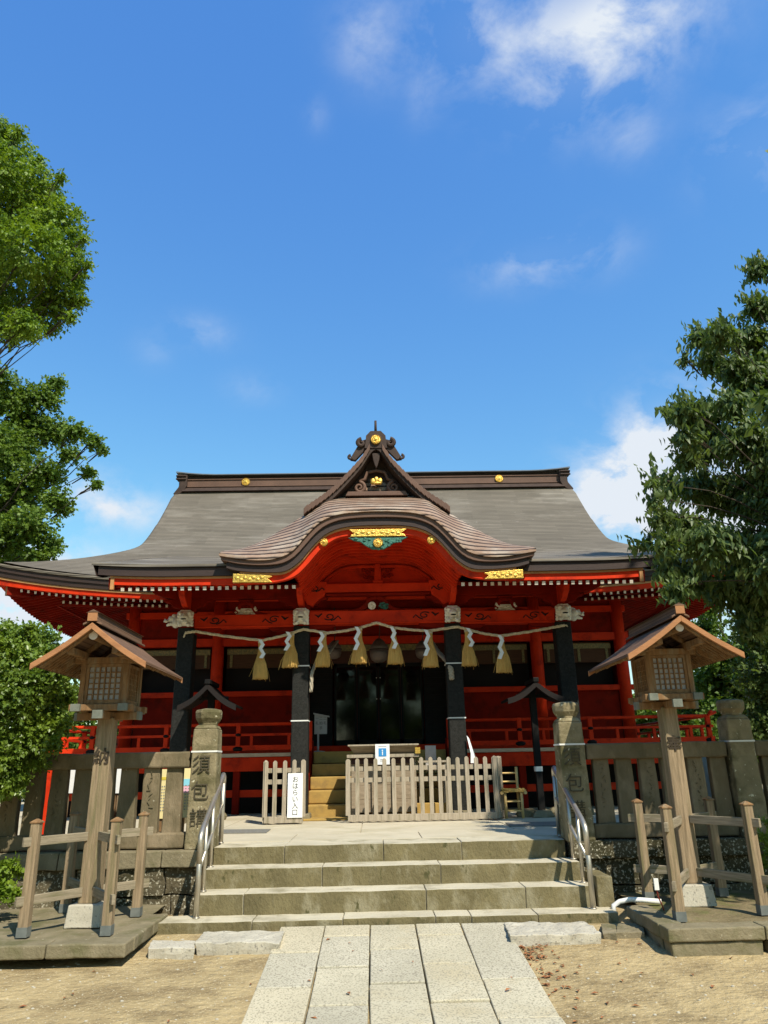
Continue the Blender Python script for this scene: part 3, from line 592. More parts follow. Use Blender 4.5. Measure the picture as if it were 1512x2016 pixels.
# main ridge
m = MB(); m.prism([(20.55, 9.36), (21.45, 9.36), (21.33, 9.5), (20.67, 9.5)], 'x', X(-5.72), X(5.72)); m.build('ridge_base', dark_m, S, bevel=.01)
m = MB(); m.box(X(-5.66), X(5.66), 20.74, 21.26, 9.50, 9.80); m.box(X(-5.68), X(5.68), 20.71, 21.29, 9.545, 9.57); m.box(X(-5.68), X(5.68), 20.71, 21.29, 9.77, 9.80)
rb = m.build('ridge_panel', ridge_m, S, bevel=.006)
m = MB(); m.box(X(-5.68), X(5.68), 20.80, 21.20, 9.80, 9.91); m.build('ridge_shadow_gap', eave_m, S)
m = MB(); n = 30
def rc(u, v):
    x = -5.95+11.9*u; a = PI*v; e = .10*max(0, (abs(x)-4.6)/1.35)**2
    return (X(x), 21-.36*math.cos(a), 9.90+.10*math.sin(a)+e)
m.grid(rc, n, 8); m.grid(lambda u, v: (X(-5.95+11.9*u), 20.64+.72*v, 9.895+.10*max(0, (abs(-5.95+11.9*u)-4.6)/1.35)**2), n, 1); m.build('ridge_cap', slate, S, smooth=True)
def crest(parent, x, y, z, r, name='gilt_crest'):
    m = MB(); m.lathe([(r, 0), (r, -.03), (r*.9, -.045), (r*.86, -.035), (r*.3, -.04), (r*.25, -.055), (.001, -.06)], (x, y, z), 20, axis='y')
    for i in range(16):
        a = 2*PI*i/16; m.ball((x+r*.6*math.cos(a), y-.036, z+r*.6*math.sin(a)), (r*.13, .015, r*.13), 6)
    return m.build(name, gold, parent, smooth=False)
crest(rb, X(-3.86), 20.735, 9.69, .125); crest(rb, X(3.78), 20.735, 9.69, .125)
for sg in (-1, 1):
    m = MB(); m.prism([(X(sg*a), b) for a, b in ((5.60, 9.90), (5.93, 9.90), (5.90, 9.74), (5.80, 9.64), (5.84, 9.50), (5.98, 9.30), (5.86, 9.24), (5.66, 9.40), (5.60, 9.55))], 'y', 20.60, 20.72)
    m.prism([(X(sg*a), b) for a, b in ((5.66, 9.90), (5.86, 9.90), (5.86, 9.3), (5.66, 9.3))], 'y', 20.72, 21.4)
    for q in (9.86, 9.76): m.tube([(X(sg*5.62), 20.58, q), (X(sg*5.92), 20.58, q)], .03, 8)
    m.build('ridge_end_ornament', dark_m, S, bevel=.012)
# ---- portico roof
PZ = lambda y: 4.90+.29*(y-12.3)
def up(x): return .055*max(0, (abs(x)-3.4)/1.5)**2
for sg in (-1, 1):
    m = MB(); m.grid(lambda u, v: (X(sg*(1.72+3.18*u)), 12.3+5.4*v, PZ(12.3+5.4*v)+up(1.72+3.18*u)+.05*(v*5.4/5.4)**2), 20, 20)
    pr_ = m.build('portico_roof', roof_m, S, smooth=True)
    def strip(name, mt, y0, y1, za, zb, xa, xb, sh=.0):
        m = MB(); N_ = 14
        for i in range(N_):
            a, b = xa+(xb-xa)*i/N_, xa+(xb-xa)*(i+1)/N_
            ua, ub = up(a), up(b)
            m.add([(X(sg*a), y0, za+ua), (X(sg*b), y0, za+ub), (X(sg*b), y1, za+ub+sh), (X(sg*a), y1, za+ua+sh), (X(sg*a), y0, zb+ua), (X(sg*b), y0, zb+ub), (X(sg*b), y1, zb+ub+sh), (X(sg*a), y1, zb+ua+sh)],
                  [(0,3,2,1),(4,5,6,7),(0,1,5,4),(2,3,7,6)]+([(3,0,4,7)] if i == 0 else [])+([(1,2,6,5)] if i == N_-1 else []))
        return m.build(name, mt, pr_)
    strip('eave_lip', roof_m, 12.29, 12.5, 4.855, 4.902, 2.3, 4.91, .05)
    strip('eave_edge', eave_m, 12.33, 12.6, 4.70, 4.856, 2.2, 4.80, .05)
    strip('eave_trim', yellow_trim, 12.37, 12.6, 4.663, 4.70, 2.2, 4.60)
    strip('eave_board', red, 12.40, 12.6, 4.555, 4.663, 2.2, 4.56)
    # side edge of the portico roof
    m = MB(); m.add([(X(sg*4.9), 12.3, 4.95), (X(sg*4.9), 17.6, 6.53), (X(sg*4.82), 17.6, 6.28), (X(sg*4.82), 12.32, 4.72), (X(sg*4.72), 12.35, 4.70), (X(sg*4.72), 17.6, 6.26)], [(0, 1, 2, 3), (3, 2, 5, 4)]); m.build('side_edge', eave_m, pr_)
    m = MB(); m.bar((X(sg*4.6), 12.42, 4.60), (X(sg*4.6), 16.9, 5.82), .06, .22); m.build('side_barge_board', redd, pr_, bevel=.006)
    m = MB(); m.box(X(sg*4.56)-.03, X(sg*4.56)+.03, 12.375, 12.42, 4.50, 4.70); m.build('barge_end', yellow_trim, pr_)
    m = MB(); m.add([(X(sg*1.4), 12.45, 4.56), (X(sg*4.58), 12.45, 4.56), (X(sg*4.58), 17.4, 5.98), (X(sg*1.4), 17.4, 5.98)], [(0, 1, 2, 3)]); m.build('portico_soffit', redd, S)
    x = 1.46
    while x < 4.5:
        rafter(12.44, 4.508, 15.9, 5.50, X(sg*x), .058); x += .1275
# ---- curved front gable
C_ = curve([(0, 5.79), (.38, 5.775), (.71, 5.73), (1.0, 5.60), (1.24, 5.35), (1.42, 5.13), (1.6, 5.01), (1.88, 4.945), (2.25, 4.955), (2.69, 5.03)])
B_ = curve([(0, 5.52), (.58, 5.49), (.9, 5.37), (1.13, 5.15), (1.33, 4.90), (1.57, 4.73), (1.86, 4.705), (2.38, 4.74), (2.6, 4.80)])
Lw = curve([(0, 5.37), (.65, 5.34), (.98, 5.14), (1.18, 4.90), (1.42, 4.66), (1.75, 4.56), (2.4, 4.535)])
Wg = curve([(0, 7.52), (.3, 7.13), (.6, 6.78), (.88, 6.50), (1.2, 6.26), (1.6, 5.98), (2.0, 5.72), (2.4, 5.52), (2.8, 5.42)])
def band(m, ft, fb, y0, y1, hx, n=56, xa=None):
    xs_ = [(-hx if xa is None else xa)+((hx*2) if xa is None else (hx-xa))*i/n for i in range(n+1)]; vs = []
    for x in xs_: vs += [(X(x), y0, ft(x)), (X(x), y0, fb(x)), (X(x), y1, fb(x)), (X(x), y1, ft(x))]
    fs = []
    for i in range(n):
        for j in range(4): fs.append((i*4+j, (i+1)*4+j, (i+1)*4+(j+1) % 4, i*4+(j+1) % 4))
    return m.add(vs, fs+[(0, 1, 2, 3), (n*4+3, n*4+2, n*4+1, n*4)])
KX = 2.70
def kara(u, v):
    x = (-1+2*u)*(KX-.0*v); y = 12.1+1.25*v
    k = min(6.46, Wg(x)); c = C_(x); e = v**.85
    return (X(x), y, c+(k-c)*e)
m = MB(); m.grid(kara, 72, 22)
m.grid(lambda u, v: (X((-1+2*u)*(KX+.25*v)), 13.35+5.4*v, min(6.46, Wg((-1+2*u)*KX)) if v < .05 else Wg((-1+2*u)*KX)), 72, 20)
kr = m.build('curved_gable_roof', copper, S, smooth=True)
m = MB(); band(m, lambda x: C_(x)+.004, lambda x: C_(x)-.045, 12.08, 12.35, KX); m.build('gable_lip', copper, kr)
m = MB(); band(m, lambda x: C_(x)-.045, lambda x: .5*C_(x)+.5*B_(x), 12.12, 12.4, KX-.03); m.build('upper_edge_layer', ridge_m, kr)
m = MB(); band(m, lambda x: .5*C_(x)+.5*B_(x), B_, 12.17, 12.4, KX-.12); m.build('lower_edge_layer', eave_m, kr)
m = MB(); band(m, B_, lambda x: B_(x)-.032, 12.21, 12.4, 2.36); m.build('gable_trim', yellow_trim, kr)
m = MB(); band(m, lambda x: B_(x)-.032, Lw, 12.26, 12.36, 2.36); bgb = m.build('curved_barge_board', red, kr)
m = MB(); band(m, lambda x: Lw(x)+.06, lambda x: Lw(x)+.03, 12.36, 14.1, 1.45); m.build('arched_ceiling', red, S, smooth=True)
for i in range(9):
    m = MB(); y = 12.5+.18*i; band(m, lambda x: Lw(x)+.035, lambda x: Lw(x)-.012-.006*i, y, y+.06, 1.42); m.build('arched_rib', red, S)
m = MB(); xs_ = [-1.5+3.0*i/30 for i in range(31)]
m.prism([(X(x), Lw(x)+.05) for x in xs_]+[(X(1.5), 4.3+.32), (X(-1.5), 4.62)], 'y', 14.06, 14.10); m.build('arch_back_board', red, S)
m = MB(); band(m, lambda x: Lw(x)-.10, lambda x: Lw(x)-.15, 13.98, 14.06, 1.25); m.build('inner_arch_moulding', red, S)
# gilt fittings and the green pendant on the curved barge board
m = MB(); m.prism([(X(a), b) for a, b in ((-.50, 5.455), (.50, 5.455), (.45, 5.41), (.40, 5.385), (.46, 5.36), (.48, 5.325), (-.48, 5.325), (-.46, 5.36), (-.40, 5.385), (-.45, 5.41))], 'y', 12.20, 12.27)
gp = m.build('gilt_plate', gold, kr, bevel=.006)
m = MB()
for sg in (-1, 1):
    for x in (.08, .17, .26, .35): m.ball((X(sg*x), 12.196, 5.39+.012*math.sin(x*30)), (.04, .012, .02), 8)
m.build('embossing', gold, gp)
m = MB(); m.prism([(X(a), b) for a, b in ((-.52, 5.315), (.52, 5.315), (.42, 5.26), (.30, 5.235), (.22, 5.17), (.10, 5.10), (-.10, 5.10), (-.22, 5.17), (-.30, 5.235), (-.42, 5.26))], 'y', 12.22, 12.27)
random.seed(2)
for i in range(34):
    x = random.uniform(-.42, .42); z_ = 5.295-random.random()*(.05+.15*(1-abs(x)/.45)); m.ball((X(x), 12.215, z_), (.035, .02, .022), 6)
pd = m.build('green_carved_pendant', green_carv, kr, bevel=.006); crest(pd, X(0), 12.21, 5.205, .085)
for x in (-.935, .925): crest(kr, X(x), 12.258, .5*(B_(x)-.032+Lw(x)), .075)
for sg in (-1, 1):
    m = MB(); m.prism([(X(sg*a), b) for a, b in ((2.47, 4.70), (1.92, 4.665), (1.80, 4.645), (1.88, 4.60), (1.80, 4.54), (2.47, 4.545))], 'y', 12.20, 12.27)
    g2 = m.build('gilt_plate', gold, kr, bevel=.006)
    m = MB()
    for i in range(7): m.ball((X(sg*(1.98+.07*i)), 12.196, 4.61+.015*(-1)**i), (.035, .01, .028), 8)
    m.build('embossing', gold, g2)
# ---- triangular dormer gable above
Wi = lambda x: Wg(x)-(.165+.03*abs(x) if abs(x) < .9 else max(.03, .192-.36*(abs(x)-.9)))
m = MB(); n = 26
for sg in (-1, 1):
    po = [(X(sg*1.34*i/n), Wg(1.34*i/n)+.02) for i in range(n+1)]; pi_ = [(X(sg*1.34*i/n), Wi(1.34*i/n)) for i in range(n+1)]
    m = MB(); m.prism(po+pi_[::-1], 'y', 13.10, 13.5); dg = m.build('dormer_verge', dark_m, S, bevel=.006)
    for k in range(16):      # stepped copper courses along the verge
        a = .12+.078*k; b = a+.085; q = MB(); h0, h1 = Wg(a)+.05, Wg(b)+.025
        q.prism([(X(sg*a), h0), (X(sg*b), h1), (X(sg*b), h1-.13), (X(sg*a), h0-.13)], 'y', 13.06, 13.62); q.build('verge_course', ridge_m, dg, bevel=.006)
m = MB(); xs_ = [-1.0+2.0*i/20 for i in range(21)]
m.prism([(X(x), Wi(x)+.02) for x in xs_]+[(X(1.0), 6.40), (X(-1.0), 6.40)], 'y', 13.46, 13.52); m.build('dormer_back_board', dark_m, S)
m = MB(); m.prism([(X(a), b) for a, b in ((-.60, 6.45), (.60, 6.45), (.55, 6.54), (-.55, 6.54))], 'y', 13.22, 13.45); m.build('dormer_sill', ridge_m, S, bevel=.01)
def scroll(m, cx, y, cz, r, sg=1, turns=1.6, th=.025, a0=0):
    pts = []; N_ = int(22*turns)
    for i in range(N_+1):
        t = i/N_; a = a0+sg*2*PI*turns*t; rr = r*(1-.85*t); pts.append((cx+rr*math.cos(a), y, cz+rr*math.sin(a)))
    m.tube(pts, [th*(1-.5*i/N_) for i in range(N_+1)], 8)
m = MB()
for sg in (-1, 1): scroll(m, X(sg*.33), 13.34, 6.66, .115, sg=sg, a0=PI/2 if sg > 0 else PI/2, th=.04)
m.tube([(X(-.34), 13.36, 6.79), (X(-.22), 13.36, 6.84), (X(-.17), 13.36, 6.98), (X(0), 13.36, 7.02), (X(.17), 13.36, 6.98), (X(.22), 13.36, 6.84), (X(.34), 13.36, 6.79)], .035, 8)
m.build('dormer_scrollwork', ridge_m, S, smooth=True)
m = MB()
for a in (-1, 0, 1): m.ball((X(a*.07), 13.30, 6.80-.03*abs(a)), (.05, .03, .075), 10)
m.ball((X(0), 13.29, 6.73), (.10, .03, .035), 10); m.build('gilt_leaf_crest', gold, S, smooth=True)
m = MB(); m.prism([(X(a), b) for a, b in ((-.08, 7.30), (.08, 7.30), (.06, 7.16), (.03, 7.05), (0, 6.98), (-.03, 7.05), (-.06, 7.16))], 'y', 13.14, 13.24); m.build('dormer_pendant', dark_m, S, bevel=.012)
m = MB(); m.box(X(-.11), X(.11), 13.3, 19.0, 7.44, 7.64); m.build('dormer_ridge', ridge_m, S, bevel=.02)
m = MB(); m.prism([(X(a), b) for a, b in ((-.22, 7.38), (.22, 7.38), (.20, 7.50), (.19, 7.64), (.10, 7.74), (-.10, 7.74), (-.19, 7.64), (-.20, 7.50))], 'y', 13.08, 13.28)
for sg in (-1, 1):
    scroll(m, X(sg*.28), 13.12, 7.50, .085, sg=-sg, a0=PI/2, th=.05, turns=1.1); m.prism([(X(sg*a), b) for a, b in ((.15, 7.60), (.30, 7.56), (.36, 7.44), (.46, 7.26), (.50, 7.18), (.40, 7.16), (.22, 7.36), (.15, 7.42))], 'y', 13.14, 13.24)
    scroll(m, X(sg*.49), 13.12, 7.20, .05, sg=-sg, a0=PI/2, th=.03, turns=1.0)
do = m.build('demon_tile_ornament', dark_m, S, bevel=.012); crest(do, X(0), 13.075, 7.545, .10)
m = MB(); m.tube([(X(0), 13.2, 7.70), (X(0), 13.16, 7.85), (X(0), 13.12, 7.98)], [.03, .025, .022], 10); m.build('finial', dark_m, S, smooth=True)
# ---- portico posts, beams and carvings
YP = 14.0
PX = [-3.62, -1.455, 1.40, 3.50]
for x in PX:
    m = MB(); m.taper(X(x), YP, .70, 4.09, .155, .155, .15, .15); p = m.build('black_pillar', black_wrap, S, bevel=.02)
    m = MB(); m.taper(X(x), YP, .66, .80, .22, .22, .20, .20); m.build('pillar_foot_stone', kerb_m, p, bevel=.02)
    if abs(x) < 2:
        m = MB()
        for zz in (3.33, 2.35): m.taper(X(x), YP, zz, zz+.022, .160, .160, .160, .160)
        m.build('tie_wire', white_plastic, p)
def swirl(m, cx, y, cz, s, sg):
    pts = []
    for i in range(26):
        t = i/25; a = sg*(PI*.2+2*PI*1.15*t); r = s*(1-.75*t); pts.append((cx+sg*r*math.cos(a)*1.25, y, cz+r*math.sin(a)*.8))
    m.tube(pts, .011, 5)
    m.tube([(cx-sg*s*2.6, y, cz-s*.55), (cx-sg*s*2.0, y, cz+s*.1), (cx-sg*s*1.2, y, cz-s*.6), (cx-sg*s*.4, y, cz-s*.9)], .012, 5)
    m.tube([(cx+sg*s*1.6, y, cz+s*.7), (cx+sg*s*2.4, y, cz), (cx+sg*s*3.2, y, cz+s*.5)], [.012, .024, .006], 5)
for (a, b, z0, z1) in ((PX[0]+.14, PX[1]-.14, 4.08, 4.33), (PX[1]+.14, PX[2]-.14, 4.11, 4.37), (PX[2]+.14, PX[3]-.14, 4.08, 4.33)):
    m = MB(); m.box(X(a), X(b), YP-.10, YP+.10, z0, z1)
    m.box(X(a), X(b), YP-.115, YP-.09, z0+.01, z0+.04)
    bo = m.build('rainbow_beam', red, S, bevel=.015)
    m = MB(); swirl(m, X(a+.38), YP-.104, (z0+z1)/2+.02, .085, -1); swirl(m, X(b-.38), YP-.104, (z0+z1)/2+.02, .085, 1); m.build('carved_swirls', inner_dark, bo)
    m = MB(); m.prism([(X(a), z0), (X(a+.5), z0), (X(a+.42), z0-.06), (X(a+.2), z0-.07), (X(a), z0-.10)], 'y', YP-.07, YP+.07); m.build('beam_bracket', redd, bo, bevel=.01)
    m = MB(); m.prism([(X(b), z0), (X(b-.5), z0), (X(b-.42), z0-.06), (X(b-.2), z0-.07), (X(b), z0-.10)], 'y', YP-.07, YP+.07); m.build('beam_bracket', redd, bo, bevel=.01)
m = MB(); m.box(X(-1.02), X(1.02), YP-.12, YP+.06, 4.72, 4.90); ub = m.build('upper_beam', red, S, bevel=.02)
m = MB(); m.box(X(-1.0), X(1.0), YP-.14, YP+.04, 4.66, 4.70); m.build('beam_fillet', redd, ub, bevel=.008)
for sg in (-1, 1):   # purlins carried by the brackets
    m = MB(); m.prism([(X(sg*a), b) for a, b in ((1.3, 4.86), (4.32, 4.86), (4.32, 4.78), (4.15, 4.70), (3.85, 4.64), (1.3, 4.64))], 'y', YP-.10, YP+.10); m.build('purlin', redd, S, bevel=.01)
    m = MB(); m.prism([(X(sg*a), b) for a, b in ((.98, 4.93), (1.52, 4.97), (1.52, 4.66), (1.48, 4.60), (1.40, 4.58), (1.36, 4.50), (1.25, 4.46), (1.2, 4.52), (1.12, 4.60), (1.02, 4.66))], 'y', YP-.16, YP+.04)
    h_ = m.build('haunch_bracket', red, S, bevel=.015); m = MB(); swirl(m, X(sg*1.22), YP-.165, 4.80, .075, sg); m.build('carved_swirls', inner_dark, h_)
for x in PX:
    m = MB(); m.prism([(X(x+a), b) for a, b in ((-.13, 4.40), (.13, 4.40), (.17, 4.47), (.30, 4.50), (.36, 4.58), (.46, 4.60), (.50, 4.645), (-.50, 4.645), (-.46, 4.60), (-.36, 4.58), (-.30, 4.50), (-.17, 4.47))], 'y', YP-.09, YP+.09)
    b1 = m.build('bracket', redd, S, bevel=.012)
    m = MB(); m.prism([(YP+.1, 4.42), (YP-.35, 4.45), (YP-.62, 4.58), (YP-.68, 4.70), (YP-.68, 4.80), (YP+.1, 4.80)], 'x', X(x)-.055, X(x)+.055); m.build('bracket_arm', red, b1, bevel=.01)
    m = MB(); m.box(X(x)-.065, X(x)+.065, YP-.70, YP-.60, 4.72, 4.78); m.build('arm_tip', yellow_trim, b1)
def strut(cx, z0, hw, hh, y=YP):
    m = MB()
    for sg in (-1, 1):
        pts = [(.0, 1), (.22, .98), (.34, .75), (.45, .45), (.62, .22), (1.0, .08), (1.0, 0), (.55, .0), (.38, .12), (.26, .42), (.18, .72), (0, .78)]
        m.prism([(cx+sg*a*hw, z0+b*hh) for a, b in pts], 'y', y-.05, y+.05)
    m.box(cx-hw*.35, cx+hw*.35, y-.06, y+.06, z0+hh, z0+hh+.035)
    return m.build('frog_leg_strut', redd, S, bevel=.012)
for cx in (-2.53, 2.45):
    k = strut(X(cx), 4.33, .42, .26); m = MB()
    m.prism([(X(cx)+a, b) for a, b in ((-.26, 4.335), (.26, 4.335), (.19, 4.46), (-.19, 4.46))], 'y', YP-.02, YP+.02)
    for i in range(9): m.ball((X(cx)-.19+.048*i, YP-.03, 4.38+.04*math.sin(i*1.7)), (.035, .03, .028), 8)
    for sg in (-1, 1): m.ball((X(cx)+sg*.17, YP-.03, 4.45), (.03, .03, .05), 8)
    m.build('white_wave_carving', white_carv, k)
k = strut(X(-.03), 4.37, .55, .28); m = MB(); m.lathe([(.075, 0), (.075, -.03), (.055, -.035), (.03, -.02), (.02, -.04), (.001, -.045)], (X(-.12), YP-.05, 4.465), 16, axis='y'); m.build('grey_wheel_carving', white_carv, k)
m = MB()
for i in range(14): m.ball((X(.10)+random.uniform(-.08, .08), YP-.06, 4.46+random.uniform(-.06, .06)), (.035, .03, .025), 6)
m.build('green_carving', green_carv, k)
m = MB(); m.taper(X(0), YP-.0, 4.90, 5.30, .075, .05, .055, .05); m.box(X(-.10), X(.10), YP-.08, YP+.05, 4.90, 4.96); kp = m.build('king_post', red, S, bevel=.01)
m = MB()
for sg in (-1, 1):
    for (a, b, r) in ((.12, 5.20, .05), (.20, 5.16, .06), (.24, 5.06, .055), (.14, 5.05, .05), (.28, 5.20, .04)): scroll(m, X(sg*a), YP+.0, b, r, sg=sg, th=.018, turns=1)
m.build('leaf_carving', redd, kp)
def lion(cx, cz, w=.135, outer=0):
    m = MB(); y = YP-.24; c = X(cx)
    m.ball((c, y+.05, cz+.02), (w, .16, .15), 14); m.box(c-w*.86, c+w*.86, y-.02, y+.10, cz-.13, cz+.14)
    m.ball((c, y-.10, cz+.0), (w*.62, .09, .06), 12); m.ball((c, y-.12, cz+.045), (w*.33, .05, .035), 10)      # muzzle, nose
    for s in (-1, 1):
        m.ball((c+s*w*.55, y-.06, cz+.085), (w*.32, .07, .035), 8); m.ball((c+s*w*.45, y-.09, cz+.055), (.02, .03, .02), 8)
        m.ball((c+s*w*.95, y, cz+.09), (.03, .05, .045), 8)
        for i in range(4): m.ball((c+s*w*.9, y-.02+.02*i, cz+.04-.055*i), (.035, .05, .03), 8)
        m.ball((c+s*w*.55, y-.06, cz-.13), (.045, .07, .04), 8)
    m.ball((c, y-.07, cz-.075), (w*.5, .06, .035), 10); m.box(c-w*.7, c+w*.7, y-.05, y+.1, cz+.12, cz+.155)
    o = m.build('white_lion_head', white_carv, S, remesh=.011)
    q = MB(); q.ball((c, y-.135, cz-.035), (w*.42, .05, .016), 10); q.build('open_mouth', inner_dark, o)
    if outer:
        m = MB(); s = outer
        for a, b, r in ((.20, 0, .10), (.26, .03, .085), (.30, .04, .07), (.36, .02, .05), (.41, -.01, .038), (.45, -.01, .025), (.30, -.06, .05), (.24, -.09, .06), (.35, -.07, .04), (.40, -.075, .03), (.27, .10, .04), (.22, .11, .035), (.20, -.05, .09), (.44, .03, .02), (.36, .075, .03)):
            m.ball((c+s*a, YP+random.uniform(-.04, .04), cz+b), (r, r*.9, r*.8), 10)
        m.build('white_beast_head', white_carv, S, remesh=.011)
lion(PX[0], 4.245, outer=-1); lion(PX[1], 4.245); lion(PX[2], 4.245); lion(PX[3], 4.245, outer=1)
# ---- hall body
YB = 17.5
m = MB(); m.box(X(-5.8), X(5.8), YB, YB+.1, 4.36, 5.75)
for sg in (-1, 1): m.box(X(sg*5.75)-.06, X(sg*5.75)+.06, YB+.1, 25, 1.8, 5.75); m.box(X(sg*5.8)-.09, X(sg*5.8)+.09, YB+.1, 25, 3.16, 3.25); m.box(X(sg*5.8)-.09, X(sg*5.8)+.09, YB+.1, 25, 4.36, 4.5)
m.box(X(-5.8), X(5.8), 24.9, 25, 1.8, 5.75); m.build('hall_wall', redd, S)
for (a, b) in ((-5.6, -3.9), (-3.6, -1.85), (1.85, 3.6), (3.9, 5.6)):
    m = MB(); m.box(X(a), X(b), YB+.03, YB+.08, 2.0, 3.14)
    m.build('wall_panel', redd, S)
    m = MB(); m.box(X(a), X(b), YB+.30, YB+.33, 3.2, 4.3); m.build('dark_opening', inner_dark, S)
    m = MB(); m.box(X(a)+.05, X(b)-.05, YB+.10, YB+.14, 3.78, 4.25); bl = m.build('bamboo_blind', blind_m, S)
    m = MB(); m.box(X(a)+.05, X(b)-.05, YB+.07, YB+.10, 4.10, 4.22); 
    for xx in (a+.12, (a+b)/2, b-.18): m.box(X(xx), X(xx)+.06, YB+.08, YB+.10, 3.8, 4.1)
    m.build('blind_border', mat('dull_gold_brocade', (.30, .21, .07), (.08, .10, .05), .6, 26, .2), bl)
for z0, z1, d in ((1.84, 2.02, .06), (3.12, 3.24, .05), (4.28, 4.46, .08), (4.95, 5.10, .08)):
    for sg in (-1, 1) if z0 < 4 else (0,):
        a, b = (sorted((sg*1.62, sg*5.95)) if sg else (-5.95, 5.95)); m = MB(); m.box(X(a), X(b), YB-d, YB+.08, z0, z1); m.build('wall_beam', red, S, bevel=.008)
for x in (-5.75, -3.75, -1.72, 1.72, 3.75, 5.75):
    m = MB(); m.lathe([(.14, 1.84), (.14, 5.6)], (X(x), YB-.02, 0), 20); m.build('red_column', red, S, smooth=True)
m = MB(); m.box(X(-1.6), X(1.6), YB+.05, YB+.12, 3.84, 4.3); m.build('door_lintel', brown_wood, S, bevel=.01)
m = MB(); m.box(X(-1.2), X(1.2), YB+.02, YB+.05, 4.13, 4.27); m.build('brocade_strip', MATS['dull_gold_brocade'], S)
m = MB(); m.box(X(-1.6), X(1.6), YB+.05, YB+.14, 1.85, 2.0); m.build('threshold', red, S)
for i, (a, b) in enumerate(((-1.02, -.50), (-.49, 0.0), (.01, .52), (.53, 1.04))):
    m = MB(); m.box(X(a), X(b), YB+.09, YB+.12, 2.0, 3.84); d_ = m.build('glass_door', glass, S)
    m = MB(); 
    for q in (a, b-.05): m.box(X(q), X(q)+.05, YB+.06, YB+.13, 2.0, 3.84)
    m.box(X(a), X(b), YB+.06, YB+.13, 2.0, 2.12); m.box(X(a), X(b), YB+.06, YB+.13, 3.76, 3.84); m.build('door_frame', black, d_, bevel=.003)
m = MB()
for x in (-.04, .05):
    for z_ in (3.50, 3.02): m.ball((X(x), YB+.055, z_), .014, 8)
m.build('door_studs', white_plastic, S)
for sg in (-1, 1):
    m = MB(); a, b = sorted((sg*1.06, sg*1.58)); m.box(X(a), X(b), YB+.04, YB+.08, 2.0, 3.84)
    for i in range(14): zz = 2.05+.13*i; m.box(X(a), X(b), YB+.02, YB+.045, zz, zz+.03)
    m.build('slatted_door', black, S, bevel=.003)
# ---- veranda
m = MB(); m.box(X(-7.1), X(7.1), 16.0, YB+.05, 1.78, 1.85); m.box(X(-7.1), X(-5.7), YB+.05, 25.6, 1.78, 1.85); m.box(X(5.7), X(7.1), YB+.05, 25.6, 1.78, 1.85); m.build('veranda_floor', cream, S, bevel=.004)
for a, b in ((-7.0, -1.45), (1.45, 7.0)):
    m = MB(); m.box(X(a), X(b), 16.06, 16.2, 1.50, 1.775); m.build('veranda_beam', red, S, bevel=.008)
    m = MB(); m.box(X(a), X(b), 16.14, 16.22, 1.0, 1.14); m.build('under_beam', red, S, bevel=.006)
for x in (-6.9, -5.4, -4.45, -2.95, -1.55, 1.55, 2.95, 4.45, 5.4, 6.9):
    m = MB(); m.box(X(x)-.07, X(x)+.07, 16.09, 16.19, .68, 1.52); m.build('veranda_post', redd, S, bevel=.008)
m = MB(); m.box(X(-6.9), X(6.9), 16.7, 16.74, .66, 1.79); m.build('underfloor_dark_sheet', inner_dark, S)  # near-black sheet painted in for the shade under the veranda floor
for sg in (-1, 1):
    m = MB(); m.box(X(sg*6.98)-.05, X(sg*6.98)+.05, 16.2, 25.5, 1.50, 1.775); m.box(X(sg*6.9)-.02, X(sg*6.9)+.02, 16.7, 25.5, .66, 1.79); m.build('side_beam', redd, S)
def rail_run(p0, p1, posts, over0=0, over1=0):
    p0 = Vector(p0); p1 = Vector(p1); d = (p1-p0).normalized()
    rl = MB(); a = p0-d*over0; b = p1+d*over1
    rl.tube([a+Vector((0, 0, .60+(.06 if over0 else 0))), p0+Vector((0, 0, .58)), p1+Vector((0, 0, .58)), b+Vector((0, 0, .60+(.06 if over1 else 0)))], .034, 10); rl.build('railing_top_rail', red, S, smooth=True)
    rl = MB(); rl.bar(a*.5+p0*.5+Vector((0, 0, .37)), b*.5+p1*.5+Vector((0, 0, .37)), .05, .05); rl.build('railing_middle_rail', red, S, bevel=.004)
    rl = MB(); rl.bar(a*.5+p0*.5+Vector((0, 0, .11)), b*.5+p1*.5+Vector((0, 0, .11)), .07, .10); rl.build('railing_bottom_rail', red, S, bevel=.004)
    for t in posts:
        q = p0.lerp(p1, t); m = MB(); m.taper(q.x, q.y, 1.85, 2.46, .045, .045, .045, .045); po = m.build('railing_post', red, S, bevel=.006)
        m = MB(); m.ball((q.x, q.y-.03, 1.94), (.11, .05, .05), 12); m.ball((q.x, q.y-.03, 2.22), (.06, .05, .035), 12); m.build('black_fitting', black, po, smooth=True)
    L_ = (p1-p0).length; n = int(L_/.75)
    for i in range(n):
        q = p0.lerp(p1, (i+.5)/n); m = MB(); m.taper(q.x, q.y, 2.0, 2.21, .03, .03, .03, .03); m.build('railing_strut', red, S)
rail_run((X(-6.95), 16.1, 1.85), (X(-1.5), 16.1, 1.85), [0, .18, .46, .735, 1], .2, 0)
rail_run((X(1.5), 16.1, 1.85), (X(6.95), 16.1, 1.85), [0, .265, .54, .82, 1], 0, .2)
rail_run((X(-6.97), 16.1, 1.85), (X(-6.97), 25, 1.85), [.25, .5, .75, 1], .2, 0)
rail_run((X(6.97), 16.1, 1.85), (X(6.97), 25, 1.85), [.25, .5, .75, 1], .2, 0)
